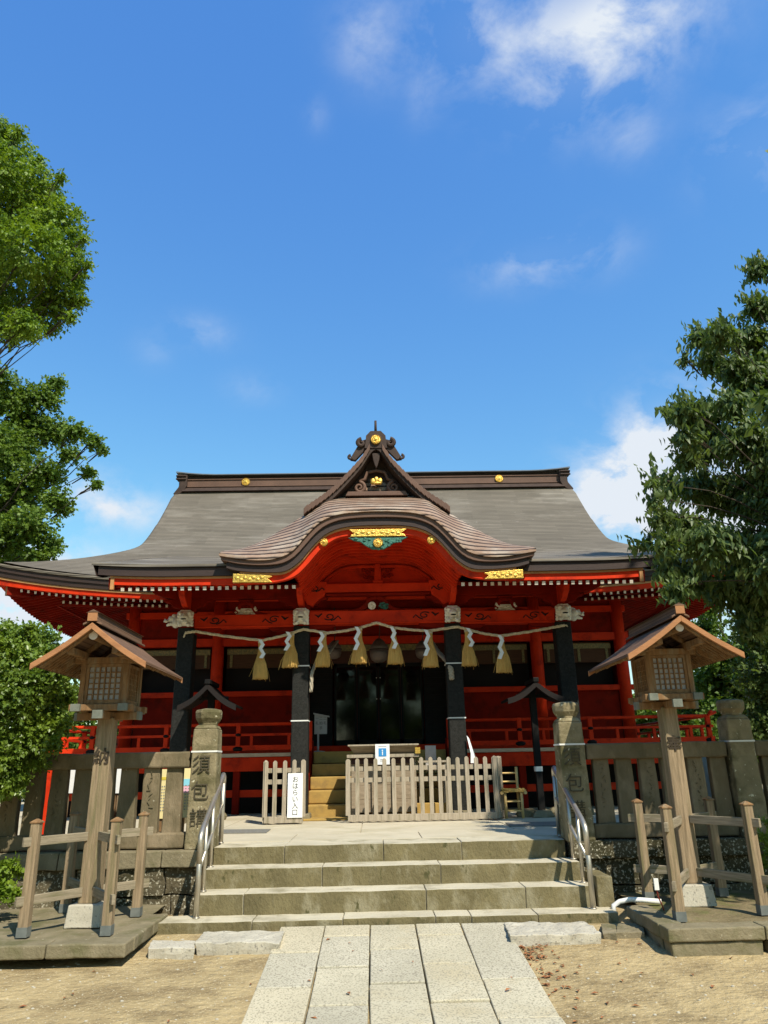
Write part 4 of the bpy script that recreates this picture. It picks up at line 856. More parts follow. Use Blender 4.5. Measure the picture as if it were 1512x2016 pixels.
# ---- wooden stairs with matting
for i in range(5):
    m = MB(); y0 = 14.22+.36*i; z1 = .68+.234*(i+1); m.box(X(-1.34), X(1.34), y0, y0+.42, z1-.225, z1)
    m.build('wooden_step', mat_yel, S, bevel=.018)
m = MB(); m.box(X(-1.36), X(-.2), 13.75, 14.2, .684, .72); m.build('landing_board', mat_yel, S, bevel=.01)
for sg in (-1, 1):
    m = MB(); m.bar((X(sg*1.39), 14.2, .80), (X(sg*1.39), 16.0, 1.95), .06, .30); m.build('stair_stringer', redd, S, bevel=.006)
    m = MB(); m.box(X(sg*1.42)-.05, X(sg*1.42)+.05, 15.6, 15.7, .68, 2.45); m.build('newel_post', red, S, bevel=.008)

# ------------------------------------------------------------------ things in front of the hall
# sacred rope, its straw tassels and paper streamers
RP = [(365, 1246), (385, 1243), (440, 1252), (516, 1261), (560, 1251), (597, 1239), (645, 1246), (680, 1242), (712, 1235), (741, 1226), (775, 1236), (810, 1240), (845, 1242), (900, 1234), (920, 1239), (950, 1247), (985, 1252), (1040, 1244), (1090, 1235), (1112, 1231)]
YR = 13.80
rp = [at(x, y, YR) for x, y in RP]
rope = empty('sacred_rope', rp[9], 'twisted straw rope strung across all four black pillars', 'rope')
fine = []
for i in range(len(rp)-1):
    for j in range(6): fine.append(rp[i].lerp(rp[i+1], j/6))
fine.append(rp[-1])
for ph in (0, 2.1, 4.2):
    m = MB(); m.tube([p+Vector((0, .014*math.cos(ph+i*.95), .014*math.sin(ph+i*.95))) for i, p in enumerate(fine)], .0155, 6, k=0); m.build('rope_strand', ropem, rope, smooth=True)
for i in (0, 1, -1, -2):
    pass
m = MB(); m.tube([rp[0]+Vector((-.03, .1, -.02)), rp[0]+Vector((-.02, -.02, -.08)), rp[0]+Vector((0, 0, 0))], .014, 6); m.tube([rp[-1]+Vector((.08, .1, -.02)), rp[-1]+Vector((.03, 0, 0)), rp[-1]], .014, 6); m.build('rope_end_tie', ropem, rope)
def rope_z(px):
    for (x0, y0), (x1, y1) in zip(RP, RP[1:]):
        if x0 <= px <= x1: return at(px, y0+(y1-y0)*(px-x0)/(x1-x0), YR)
TS = [(512, 1338, 'first straw tassel from the left, alone in the left bay', .03), (577, 1315, 'straw tassel just left of the left inner pillar', -.05), (640, 1313, 'straw tassel just right of the left inner pillar', -.04), (710, 1307, 'straw tassel left of the middle bell, streamer on its left', -.03),
      (775, 1308, 'straw tassel right of the middle bell, streamer on top', .02), (848, 1314, 'straw tassel with a long streamer left of the right inner pillar', -.03), (917, 1312, 'straw tassel hanging just in front of the right inner pillar', .03), (988, 1325, 'last straw tassel on the right, alone in the right bay', -.01)]
SH = [(1, .30, .05), (-1, .35, -.06), (-1, .38, -.05), (-1, .45, -.05), (1, .42, -.02), (-1, .5, -.08), (1, .36, .04), (-1, .46, -.05)]
random.seed(9)
for (px, yb, lab, lean), (sd_, sl_, sx) in zip(TS, SH):
    p = rope_z(px); b = at(px, yb, YR); Lz = p.z-b.z; y = YR-.02
    t = empty('straw_tassel', p, lab, 'tassel', 'straw tassels hanging from the rope'); m = MB()
    n = 46; w0, w1 = .024, random.uniform(.132, .155)
    for i in range(n):
        a = 2*PI*i/n; rr = random.uniform(.75, 1); q = []
        for k, (f, w) in enumerate(((.02, w0), (.22, w0*1.15), (.38, .045), (.62, .75*w1), (.85, .95*w1), (1.0, w1))):
            q.append((p.x+lean*f+w*math.cos(a)*rr, y+w*math.sin(a)*rr*.8, p.z-Lz*f*(1-.02*random.random())))
        m.tube(q, [.006, .006, .009, .014, .013, .010], 4)
    for i in range(9):
        a = random.uniform(0, 2*PI); e = random.uniform(1.05, 1.45)
        m.tube([(p.x+lean*.5+.05*math.cos(a), y+.05*math.sin(a), p.z-Lz*.45), (p.x+lean+w1*.8*math.cos(a)*e, y+w1*.8*math.sin(a)*e, p.z-Lz*.8), (p.x+lean+w1*math.cos(a)*e, y+w1*math.sin(a)*e, p.z-Lz*random.uniform(.93, 1.07))], .003, 3)
    m.build('straw_bundle', straw, t); m = MB(); m.lathe([(.02, 0), (w0*1.2, -.03), (w0*1.3, -Lz*.25), (.05, -Lz*.42), (w1*.62, -Lz*.7), (w1*.78, -Lz*.97)], (p.x+lean*.5, y, p.z), 16); m.build('straw_core', straw, t, smooth=True)
    m = MB(); m.lathe([(w0*1.5, 0), (w0*1.6, -.04)], (p.x+lean*.2, y, p.z-.02), 12); m.build('binding', ropem, t)
    zx = p.x+sx; zz = p.z-.02; h = max(.085, sl_/4*.95); w = .034; m = MB()   # folded paper zigzag
    for k in range(4):
        x0 = zx+sd_*.010*k; yy = y-.15-.005*k; e = .026 if k % 2 else -.026
        m.prism([(x0-w+e, zz+.012), (x0+w+e, zz+.002), (x0+w-e, zz-h), (x0-w-e, zz-h+.010)], 'y', yy, yy+.003); zz -= h
    m.build('paper_streamer', paper, t)
# bells and their ropes
for px, yt, yb, lab in ((658, 1261, 1297, 'left of the three bells, partly behind a tassel'), (746, 1257, 1304, 'middle bell hanging over the offering box'), (831, 1261, 1297, 'right of the three bells, partly behind a tassel')):
    p = at(px, yt, 15.2); q = at(px, yb, 15.2); h = p.z-q.z; r = h*.40; c = (p.x, 15.2, q.z)
    b = empty('shrine_bell', (p.x, 15.2, q.z), lab, 'bell', 'round bells under the portico')
    m = MB(); m.lathe([(.01, h), (r*.25, h*.99), (r*.55, h*.88), (r*.92, h*.66), (r, h*.52)], c, 24); m.build('upper_shell', bell_m, b, smooth=True)
    m = MB(); m.lathe([(r*1.07, h*.53), (r*1.08, h*.50), (r*1.02, h*.48)], c, 24); m.build('rim_band', dark_m, b, smooth=True)
    m = MB(); m.lathe([(r, h*.48), (r*.97, h*.30), (r*.8, h*.10), (r*.4, 0), (.01, 0)], c, 24); m.build('lower_shell', bell_m, b, smooth=True)
    m = MB(); m.tube([(p.x, 15.2, p.z-.02), (p.x+.02, 15.2, p.z+.15), (p.x, 15.2, 4.7)], .012, 6); m.build('hanging_chain', dark_m, b)
def brope(pts, r, lab):
    P_ = [at(*p) for p in pts]; o = empty('bell_rope', P_[0], lab, 'rope', 'bell ropes tied aside to the pillars'); f = []
    for i in range(len(P_)-1):
        for j in range(8): f.append(P_[i].lerp(P_[i+1], j/8))
    for ph in (0, 2.1, 4.2):
        m = MB(); m.tube([p+Vector((math.cos(ph+i*.8), math.sin(ph+i*.8), 0))*r*.5 for i, p in enumerate(f)], r*.6, 6); m.build('rope_strand', rope2, o, smooth=True)
brope([(664, 1262, 15.1), (648, 1285, 14.6), (622, 1305, 14.0), (614, 1325, 13.82), (612, 1368, 13.80)], .034, 'pale bell rope tied back to the left inner pillar')
brope([(848, 1262, 15.1), (862, 1283, 14.6), (880, 1302, 14.0), (888, 1318, 13.82), (890, 1340, 13.80)], .05, 'pale braided bell rope tied back to the right inner pillar')
# offering box with its tray, shelf and notice
ob = empty('offering_box', (X(.0), 13.9, .682), 'wooden offering box with a slanted tray top behind the picket fence', 'offering box')
def AX(px, Y): return at(px, 1500, Y).x
xl, xr = AX(690, 13.8), AX(822, 13.8)
m = MB(); m.box(xl+.04, xr-.06, 13.75, 14.4, .80, 1.70)
for z in (1.02, 1.25, 1.48): m.box(xl+.035, xr-.055, 13.745, 13.76, z, z+.008)
m.build('box_body', box_wood, ob, bevel=.008)
for i in range(4):
    x = xl+.05+(xr-xl-.12)*i/3; m = MB(); m.box(x-.035, x+.035, 13.70, 13.78, .72, 1.70); m.build('post', box_wood, ob, bevel=.006)
m = MB(); m.box(xl-.06, xr+.02, 13.58, 14.5, 1.70, 1.755); m.build('shelf', wood_pick, ob, bevel=.005)
m = MB(); m.box(xl+.02, xr-.1, 13.66, 14.4, 1.60, 1.70); m.build('apron', brown_wood, ob)
za, zb_ = 1.757, 1.90
m = MB(); m.add([(xl+.07, 13.74, za), (xr-.07, 13.74, za), (xr-.07, 14.35, za), (xl+.07, 14.35, za), (xl-.02, 13.58, zb_), (xr+.0, 13.58, zb_), (xr+.0, 14.5, zb_), (xl-.02, 14.5, zb_)], [(0,3,2,1),(0,1,5,4),(1,2,6,5),(2,3,7,6),(3,0,4,7)])
m.build('slanted_tray', box_wood, ob); m = MB(); 
m.box(xl-.04, xr+.02, 13.565, 13.61, zb_-.005, zb_+.022); m.box(xl-.04, xr+.02, 14.47, 14.51, zb_-.005, zb_+.022); m.box(xl-.04, xl, 13.61, 14.47, zb_-.005, zb_+.022); m.box(xr-.02, xr+.02, 13.61, 14.47, zb_-.005, zb_+.022); m.build('tray_rim', wood_pick, ob, bevel=.004)
for i in range(9):
    x = xl+.06+(xr-xl-.14)*i/8; m = MB(); m.box(x-.02, x+.02, 13.62, 14.46, zb_-.03, zb_); m.build('slat', box_wood, ob)
m = MB(); m.box(xr-.05, xr+.04, 13.55, 13.57, 1.755, 1.86); tg = m.build('yellow_tag', gold, ob)
nt = empty('paper_notice', at(753, 1485, 13.5), 'white paper notice with a blue square fixed to the offering box', 'notice'); c = at(753, 1485, 13.52)
m = MB(); m.box(c.x-.125, c.x+.125, 13.515, 13.521, c.z-.17, c.z+.17); m.build('sheet', paper, nt)
m = MB(); m.box(c.x-.068, c.x+.068, 13.511, 13.5145, c.z-.035, c.z+.10); m.build('blue_square', blue, nt)
m = MB(); m.lathe([(.012, 0), (.012, -.002)], (c.x, 13.5105, c.z+.065), 12, axis='y'); m.box(c.x-.008, c.x+.008, 13.508, 13.5105, c.z-.015, c.z+.047); m.build('person_symbol', paper, nt)
m = MB(); m.box(c.x-.07, c.x+.07, 13.512, 13.5145, c.z+.125, c.z+.135); m.box(c.x-.04, c.x+.04, 13.512, 13.5145, c.z-.09, c.z-.08); m.box(c.x-.045, c.x+.03, 13.512, 13.5145, c.z-.115, c.z-.107); m.build('faint_print', mat('faint_ink', (.35, .35, .36), None, .9, 2, 0), nt)
# picket fences
def picket(name_lab, pts, sp, h, zb=.684, posts=()):
    "pts: polyline on the ground"
    f = empty('picket_fence', (pts[0][0], pts[0][1], zb), name_lab, 'picket fence', 'low picket fences before the offering box'); k = 0
    for (x0, y0), (x1, y1) in zip(pts, pts[1:]):
        A = Vector((x0, y0, zb)); B = Vector((x1, y1, zb)); d = (B-A); L_ = d.length; d.normalize(); nrm = Vector((d.y, -d.x, 0)); n = max(1, round(L_/sp))
        for z0, hh in ((.0, .10), (h*.62, .075), (h*.80, .075)):
            m = MB(); o = nrm*(-.03 if z0 else 0) + (Vector((0, 0, 0))); m.bar(A+o+Vector((0, 0, z0+hh/2+(.02 if not z0 else 0))), B+o+Vector((0, 0, z0+hh/2+(.02 if not z0 else 0))), .03 if z0 else .07, hh); m.build('base_rail' if not z0 else 'rail', wood_pick, f, bevel=.004)
        for i in range(n+1):
            q = A+d*L_*i/n; w = .034 if not (i in (0, n)) else .04; j = random.uniform(-.008, .008); tl = random.uniform(-.006, .006)
            def P(a, z, t): v = q+d*(a+tl*z)+nrm*t; return (v.x, v.y, zb+z)
            m = MB(); out = [(-w, .11), (w, .11), (w, h+j-.025), (w*.4, h+j), (-w*.4, h+j), (-w, h+j-.025)]
            vs = [P(a, z, .02) for a, z in out]+[P(a, z, -.008) for a, z in out]; nn = 6
            m.add(vs, [tuple(range(nn)), tuple(range(2*nn-1, nn-1, -1))]+[(a, nn+a, nn+(a+1) % nn, (a+1) % nn) for a in range(nn)]); m.build('picket', wood_pick, f, bevel=.003)
random.seed(4)
YF = 13.15
picket('short picket fence left of the yellow steps, holding the white sign', [(AX(514, YF)+.02, YF+.55), (AX(530, YF)-.05, YF), (AX(598, YF), YF)], .155, 1.0)
picket('long picket fence in front of the offering box', [(AX(685, YF), YF), (AX(975, YF)-.02, YF), (AX(988, YF)+.04, YF+.45)], .155, 1.0)
# entrance sign on the short fence
sg_ = at(581, 1565, YF-.05); es = empty('entrance_sign', sg_, 'white vertical sign reading おはらい入口 on the short fence', 'sign')
m = MB(); m.box(sg_.x-.125, sg_.x+.125, YF-.055, YF-.04, sg_.z-.35, sg_.z+.34); m.build('board', paper, es, bevel=.002)
for i, ch in enumerate('おはらい入口'): text(ch, .105, (sg_.x, YF-.0565, sg_.z+.235-.102*i), ink, es, ext=.0008)
# small standing sign on the veranda
p0 = at(632, 1425, 16.4); ss = empty('standing_sign', (p0.x, 16.4, 1.85), 'grey standing sign with a sloping top beside the left inner pillar', 'sign')
m = MB(); m.prism([(p0.x-.14, p0.z-.21), (p0.x+.13, p0.z-.21), (p0.x+.13, p0.z+.15), (p0.x-.14, p0.z+.20)], 'y', 16.39, 16.41); m.build('board', grey_sign, ss)
m = MB(); m.prism([(p0.x-.16, p0.z+.20), (p0.x+.18, p0.z+.13), (p0.x+.18, p0.z+.155), (p0.x-.16, p0.z+.225)], 'y', 16.33, 16.45); m.build('roof_strip', grey_sign, ss)
m = MB(); m.tube([(p0.x-.06, 16.42, 1.87), (p0.x-.06, 16.42, p0.z-.15)], .022, 8); m.build('pole', grey_sign, ss); m = MB(); m.lathe([(.15, 0), (.15, .015), (.03, .03)], (p0.x-.06, 16.42, 1.855), 14); m.build('foot', grey_sign, ss)
for x, w in ((.085, ['二', '礼']), (.0, ['二', '拍', '手']), (-.085, ['一', '礼'])):
    for i, ch in enumerate(w): text(ch, .075, (p0.x+x, 16.388, p0.z+.11-.10*i), ink, ss, ext=.0008)
# bamboo chair
bx0, bx1 = AX(990, 13.35), AX(1022, 13.35); ch_ = empty('bamboo_chair', ((bx0+bx1)/2, 13.5, .684), 'small bamboo chair with a straw seat beside the picket fence', 'chair')
zs = 1.10
for i, (x, y) in enumerate(((bx0, 13.35), (bx1, 13.35), (bx0, 13.68), (bx1, 13.68))):
    m = MB(); m.tube([(x, y, .684), (x, y, zs if i < 2 else 1.50)], .024, 10); m.build('leg' if i < 2 else 'back_leg', bamboo, ch_, smooth=True)
m = MB(); m.box(bx0-.04, bx1+.05, 13.31, 13.72, zs, zs+.05)
for i in range(26): m.ball((random.uniform(bx0-.05, bx1+.05), random.uniform(13.30, 13.34), zs+random.uniform(0, .05)), (.03, .02, .016), 6)
m.build('straw_seat', straw, ch_)
for z in (1.26, 1.40): m = MB(); m.tube([(bx0, 13.68, z), (bx1, 13.68, z)], .014, 8); m.build('back_slat', bamboo, ch_)
for y in (13.35, 13.68):
    for z in (.80, .95): m = MB(); m.tube([(bx0, y, z), (bx1, y, z)], .012, 8); m.build('stretcher', bamboo, ch_)
m = MB()
for x in (bx0-.06, bx1+.06): m.tube([(x, 13.29, zs-.01), (x, 13.74, zs-.01)], .028, 10)
m.build('seat_rail', bamboo, ch_)
# dark posts carrying small gabled roofs
def roofpost(apx, apy, el, er, Y, lab, xs_):
    a = at(apx, apy, Y); l = at(*el, Y); r = at(*er, Y); cx = a.x; hw = (r.x-l.x)/2; hz = a.z-(l.z+r.z)/2
    o = empty('roofed_post', (cx, Y, .69), lab, 'post', 'black posts with small gabled roofs')
    for s in (-1, 1):
        n = 8; po = [(cx+s*hw*i/n, a.z-hz*(i/n)-.05*math.sin(PI*i/n)) for i in range(n+1)]
        m = MB(); m.prism(po+[(x, z-.045) for x, z in po[::-1]], 'y', Y-.35, Y+.35); m.build('roof_slope', black, o, bevel=.004)
        m = MB(); m.prism([(x, z-.002) for x, z in po]+[(x, z-.10) for x, z in po[::-1]], 'y', Y-.40, Y-.352); m.build('barge_board', inner_dark, o)
    m = MB(); m.box(cx-.05, cx+.05, Y-.42, Y+.38, a.z-.02, a.z+.06); m.build('roof_ridge', black, o, bevel=.01)
    m = MB(); m.box(cx-.055, cx+.055, Y-.055, Y+.055, .70, a.z-.04); m.build('post', black, o, bevel=.006)
    m = MB(); m.box(cx-.3, cx+.3, Y-.03, Y+.03, a.z-.26, a.z-.20); m.build('cross_arm', black, o, bevel=.004)
    m = MB(); m.taper(cx, Y, .68, .80, .2, .2, .13, .13); rough_up(m.build('foot_stone', kerb_m, o, bevel=.02), .02, 6, .1)
    return o
o = roofpost(1046, 1345, (992, 1380), (1104, 1374), 13.6, 'black roofed post right of the bamboo chair', None)
cx_ = WO[o].x; m = MB(); m.box(cx_-.062, cx_+.062, 13.538, 13.662, 1.42, 1.50); m.build('white_label', white_plastic, o)
roofpost(418, 1349, (364, 1392), (476, 1390), 13.6, 'black roofed post behind the left stone pillar', None)
# rocks at the post foot
for i, (px, py, r, lab) in enumerate(((1040, 1606, .20, 'flat grey rock left of the roofed post foot'), (1105, 1603, .24, 'flat grey rock right of the roofed post foot'), (452, 1603, .16, 'small dark rock beside the left stone pillar'))):
    p = atz(px, py, .70); p.y = min(p.y, 14.6); m = MB(); m.ball((p.x, p.y, .72), (r, r*.6, .10), 12); o = m.build('rock', kerb_m, None, origin=(p.x, p.y, .69)); rough_up(o, .04, 6, .08); tag(o, lab, 'rock')
# side table with paper and a leaning white strip right of the offering box
tb = empty('side_table', (AX(850, 14), 14.05, .684), 'low table with a pale top right of the offering box', 'table')
xa, xb = AX(822, 13.9), AX(882, 13.9); m = MB(); m.box(xa, xb, 13.8, 14.3, 1.60, 1.635); m.build('table_top', wood_pick, tb, bevel=.004)
for x in (xa+.05, xb-.05):
    for y in (13.85, 14.25): m = MB(); m.box(x-.02, x+.02, y-.02, y+.02, .684, 1.60); m.build('leg', wood_pick, tb)
wb = at(848, 1490, 14.4); m = MB(); m.box(wb.x-.10, wb.x+.10, 14.38, 14.42, wb.z-.25, wb.z+.20)
m.box(wb.x-.08, wb.x-.06, 14.42, 14.6, wb.z-.25, wb.z-.23); tag(m.build('standing_screen', paper_old, None, origin=(wb.x, 14.4, wb.z-.25)), 'plain white panel standing behind the low table', 'screen')
m = MB(); a = at(921, 1448, 13.78); b = at(930, 1500, 13.72); m.add([(a.x-.02, a.y, a.z), (a.x+.02, a.y, a.z-.05), (b.x+.05, b.y, b.z+.12), (b.x+.07, b.y, b.z-.02), (b.x-.03, b.y, b.z-.02), (b.x-.02, b.y, b.z+.15)], [(0, 5, 4, 3, 2, 1)])
m.add([(a.x-.02, a.y+.01, a.z), (a.x+.02, a.y+.01, a.z-.05), (b.x+.05, b.y+.01, b.z+.12), (b.x+.07, b.y+.01, b.z-.02), (b.x-.03, b.y+.01, b.z-.02), (b.x-.02, b.y+.01, b.z+.15)], [(0, 1, 2, 3, 4, 5)])
tag(m.build('paper_strip', paper, None, origin=b), 'white paper strip hanging beside the right inner pillar', 'paper strip')
# floor mats
def mat_(pts, lab, m_):
    P_ = [atz(x, y, .686) for x, y in pts]; m = MB(); n = len(P_); vs = [(p.x, p.y, .6835) for p in P_]+[(p.x, p.y, .695) for p in P_]; m.add(vs, [tuple(range(n))[::-1], tuple(range(n, 2*n))]+[(i, (i+1) % n, n+(i+1) % n, n+i) for i in range(n)])
    c = sum(P_, Vector())/n; tag(m.build('floor_mat', m_, None, bevel=.003, origin=(c.x, c.y, .684)), lab, 'mat')
mat_([(1003, 1627), (1120, 1626), (1108, 1618), (995, 1620)], 'grey ribbed mat on the platform behind the right handrail', tatami)
mat_([(430, 1641), (524, 1640), (533, 1633), (440, 1634)], 'thin grey mat on the platform behind the left handrail', tatami)
# notice boards behind the left stone fence
def board(px0, px1, py0, py1, Y, lab, m_, rows=None):
    a = at(px0, py1, Y); b = at(px1, py0, Y); o = empty('notice_board', ((a.x+b.x)/2, Y, .684), lab, 'notice board', 'notice boards behind the left stone fence')
    m = MB(); m.box(a.x, b.x, Y, Y+.02, a.z, b.z); bd = m.build('board', m_, o)
    for x in (a.x+.06, b.x-.06): m = MB(); m.box(x-.02, x+.02, Y+.022, Y+.06, .684, b.z); m.build('leg', wood_l, o)
    if rows:
        w = b.x-a.x; H = b.z-a.z
        for (f0, f1, mm) in rows: m = MB(); m.box(a.x+w*.08, b.x-w*.08, Y-.004, Y-.001, b.z-H*f1, b.z-H*f0); m.build('printed_band', mm, bd)
        fi = MATS['faint_ink'] if 'faint_ink' in MATS else ink
        m = MB()
        for k in range(9):
            for j in range(5):
                xx = a.x+w*(.14+.16*j); zz = b.z-H*(.36+.06*k); m.box(xx, xx+w*.08, Y-.0075, Y-.0045, zz, zz+.012)
        m.build('faint_rows_of_print', MATS['faint_ink'], bd)
    return o
board(306, 340, 1514, 1612, 10.7, 'yellow notice board seen through the fence, second gap from the pillar', pale_yellow, [(.16, .22, mat('strong_yellow', (.8, .62, .08), None, .8, 2, 0))])
board(350, 392, 1512, 1610, 10.75, 'yellow board with cyan and pink bands nearest the left pillar', pale_yellow, [(.22, .36, cyan_p), (.37, .50, pink_p)])
board(122, 158, 1512, 1562, 10.7, 'plain white board seen through the left fence, far from the pillar', paper, None)
board(216, 246, 1512, 1562, 10.75, 'plain white board just right of the left lantern post', paper, None)
board(1360, 1396, 1488, 1582, 10.8, 'pale grey board behind the right stone fence', grey_sign, None)
# red posts at the far left
for px, lab in ((46, 'orange red post at the far left beyond the bush'), (104, 'orange red post just right of the bush, leftmost but one')):
    a = at(px, 1430 if px < 60 else 1450, 11.6); b = at(px-18, 1590, 11.6); m = MB(); m.taper(a.x, 11.6, .66, a.z, .07, .07, .065, .065); m.taper(a.x, 11.6, a.z, a.z+.03, .08, .08, .02, .02)
    tag(m.build('red_post', red, None, bevel=.006, origin=(a.x, 11.6, .66)), lab, 'post')
# electric bits by the right lantern
m = MB(); P_ = [atz(1208, 1783, .10), atz(1220, 1775, .14), atz(1240, 1771, .16), atz(1265, 1772, .15), atz(1302, 1775, .14)]; m.tube([P_[0]+Vector((-.01, -.03, -.06))]+P_, .026, 10)
tag(m.build('white_pipe', white_plastic, None, smooth=True, origin=P_[2]), 'bent white plastic pipe lying beside the right kerb', 'pipe')
c = at(1292, 1741, 8.45); m = MB(); m.box(c.x-.024, c.x+.024, 8.44, 8.46, c.z-.055, c.z+.055); jb = m.build('junction_tag', white_plastic, None, bevel=.003, origin=(c.x, 8.45, c.z)); tag(jb, 'small white electric box low on the right barrier', 'electric box')
m = MB(); m.tube([(c.x, 8.455, c.z-.05), (c.x+.01, 8.47, c.z-.12), (c.x+.05, 8.5, c.z-.2), (c.x+.08, 8.55, c.z-.26)], .008, 6); m.build('red_cable', cable, jb)
# ------------------------------------------------------------------ vegetation
def leaves(name, centres, radii, nleaf, size, m_, parent, droop=.3, twig=None, tw=None, seed=1, asp=.42, origin=None, shell=.55, lean=None, lpt=9, tl=.8, up=.55):
    rng = np.random.default_rng(seed); C = np.array([tuple(c) for c in centres], float); Rr = np.array([(r, r, r*.8) if np.isscalar(r) else r for r in radii], float)
    vol = (Rr**2).mean(1); nt_ = np.maximum(1, (nleaf/lpt*vol/vol.sum())).astype(int); idx = np.repeat(np.arange(len(C)), nt_); T = len(idx)
    d = rng.normal(size=(T, 3)); d /= np.linalg.norm(d, axis=1)[:, None]; rad = (shell+(1-shell)*rng.random(T)**.6)*(1+.4*rng.random(T)**3)
    tip = C[idx]+d*Rr[idx]*rad[:, None]; out = d*Rr[idx]; out /= np.linalg.norm(out, axis=1)[:, None]
    if lean is not None: out = out+np.array(lean); out /= np.linalg.norm(out, axis=1)[:, None]
    L_ = tl*size*rng.uniform(2.2, 4.6, T)
    t = np.tile(np.linspace(0, 1, lpt), (T, 1)).ravel(); tid = np.repeat(np.arange(T), lpt)
    base = tip[tid] - out[tid]*(L_[tid]*(1-t))[:, None]; base[:, 2] -= droop*.35*L_[tid]*t**2
    side = np.cross(out[tid], rng.normal(size=(len(tid), 3))); side /= np.linalg.norm(side, axis=1)[:, None]+1e-9
    ax = out[tid]*.55+side*.8; ax[:, 2] -= droop*1.5; ax += rng.normal(size=ax.shape)*.18; ax /= np.linalg.norm(ax, axis=1)[:, None]
    nr = rng.normal(size=ax.shape)*.55; nr[:, 2] += up; nr += out[tid]*.35; nr -= ax*(nr*ax).sum(1)[:, None]; nr /= np.linalg.norm(nr, axis=1)[:, None]+1e-9
    wd = np.cross(ax, nr); s = size*rng.uniform(.5, 1.25, len(tid)); 
    b0 = base; a1 = b0+ax*(s*.45)[:, None]; w = (s*asp)[:, None]; fold = nr*(s*.07)[:, None]
    P = np.stack([b0, a1+wd*w+fold, b0+ax*s[:, None]-nr*(s*.10)[:, None], a1-wd*w+fold, a1-fold*.4], 1).reshape(-1, 3)
    o0 = np.array(tuple(WO[parent])) if parent is not None else np.array(tuple(origin)); P -= o0; N_ = len(tid)
    k = np.arange(N_)[:, None]*5; tri = np.concatenate([k+np.array([[0, 1, 4]]), k+np.array([[1, 2, 4]]), k+np.array([[2, 3, 4]]), k+np.array([[3, 0, 4]])], 1).reshape(-1)
    me = bpy.data.meshes.new(name); me.vertices.add(len(P)); me.vertices.foreach_set('co', P.ravel()); nf = len(tri)//3; me.loops.add(len(tri)); me.loops.foreach_set('vertex_index', tri.astype(np.int32))
    me.polygons.add(nf); me.polygons.foreach_set('loop_start', np.arange(0, len(tri), 3, dtype=np.int32)); me.update(calc_edges=True); me.polygons.foreach_set('use_smooth', [True]*nf); me.materials.append(m_)
    o = bpy.data.objects.new(name, me); COL.objects.link(o); 
    if parent is not None: o.parent = parent; WO[o] = WO[parent]
    else: o.location = origin; WO[o] = Vector(origin)
    return o
def plant(name, lab, cat, base, clumps, nleaf, size, m_, trunk_r, fork=None, group=None, seed=1, limbs=True, lm=1, **k):
    "clumps: list of (centre, radius); trunk from base to fork, then a limb to every clump"
    o = empty(name, base, lab, cat, group); base = Vector(base); fork = Vector(fork) if fork is not None else base+Vector((0, 0, 1))
    leaves('crown', [c for c, r in clumps], [r for c, r in clumps], nleaf, size, m_, o, seed=seed, **k)
    rnd = random.Random(seed); m = MB(); mid = base.lerp(fork, .5)+Vector((rnd.uniform(-.05, .05), rnd.uniform(-.05, .05), 0))*base.length*.1
    m.tube([base-Vector((0, 0, .1)), base+Vector((0, 0, .1)), mid, fork], [trunk_r*1.4, trunk_r*1.1, trunk_r*.9, trunk_r*.7], 10); m.build('trunk', bark, o, smooth=True)
    if limbs:
        m = MB()
        for c, r in clumps:
            c = Vector(c); rr = r if np.isscalar(r) else r[0]; q = fork.lerp(c, .5)+Vector((rnd.uniform(-.2, .2), rnd.uniform(-.2, .2), rnd.uniform(.0, .35)))*min(1, (c-fork).length*.3)
            key = [fork, fork.lerp(q, .5)+Vector((0, 0, .08*(c-fork).length)), q, c]; path_ = []; rad_ = [trunk_r*v*lm for v in (.30, .20, .11, .03)]; rs = []
            for i in range(3):
                for j in range(5):
                    f = j/5; p_ = key[i].lerp(key[i+1], f); am = .045*(c-fork).length*min(1, i+f); w_ = p_*1.3
                    path_.append(p_+Vector((mnoise.noise(w_), mnoise.noise(w_+Vector((5, 2, 8))), mnoise.noise(w_+Vector((1, 7, 3)))))*am); rs.append(rad_[i]*(1-f)+rad_[i+1]*f)
            m.tube(path_+[c], rs+[rad_[3]], 6)
            for _ in range(4):
                e = c+Vector((rnd.uniform(-1, 1), rnd.uniform(-1, 1), rnd.uniform(-.8, .8)))*rr*.8; m.tube([c.lerp(q, .2), c.lerp(e, .5)+Vector((0, 0, .05*rr)), e], [trunk_r*.06*lm, trunk_r*.04*lm, trunk_r*.02*lm], 4)
        m.build('limbs', bark, o, smooth=True)
    return o
def P3(lst, Y, rnd=0, seed=0):
    r_ = random.Random(seed); out = []
    for t in lst:
        y = Y+(t[3] if len(t) > 3 else r_.uniform(-rnd, rnd)); c = at(t[0], t[1], y); zc = (c-EYE).dot(CR @ Vector((0, 0, -1))); out.append((c, t[2]*zc/FPX))
    return out
# upper left: broad-leaved tree reaching in from the left
cl = P3([(165, 470, 16), (172, 520, 14), (120, 350, 16), (150, 420, 18), (75, 320, 20), (35, 260, 18), (140, 620, 16), (100, 650, 16), (60, 660, 18), (25, 670, 14), (15, 300, 55), (60, 370, 62), (10, 400, 80), (105, 440, 62), (130, 510, 48), (60, 490, 80), (120, 570, 50), (40, 570, 75), (-20, 620, 60), (95, 615, 46), (150, 590, 24), (50, 640, 40), (-40, 500, 90), (-90, 420, 120), (-120, 560, 110), (-30, 330, 80), (-150, 300, 110), (-200, 480, 140), (0, 260, 36), (-90, 250, 80), (150, 545, 28), (85, 395, 50), (20, 640, 32)], 13, 1.0, 3)
plant('broadleaf_tree', 'large bright green tree reaching in from the upper left', 'tree', (-9.8, 13, 0), cl, 110000, .085, leafA, .32, lm=.5, fork=(-10.3, 13, 6), seed=4, droop=.35, asp=.32, up=.8)
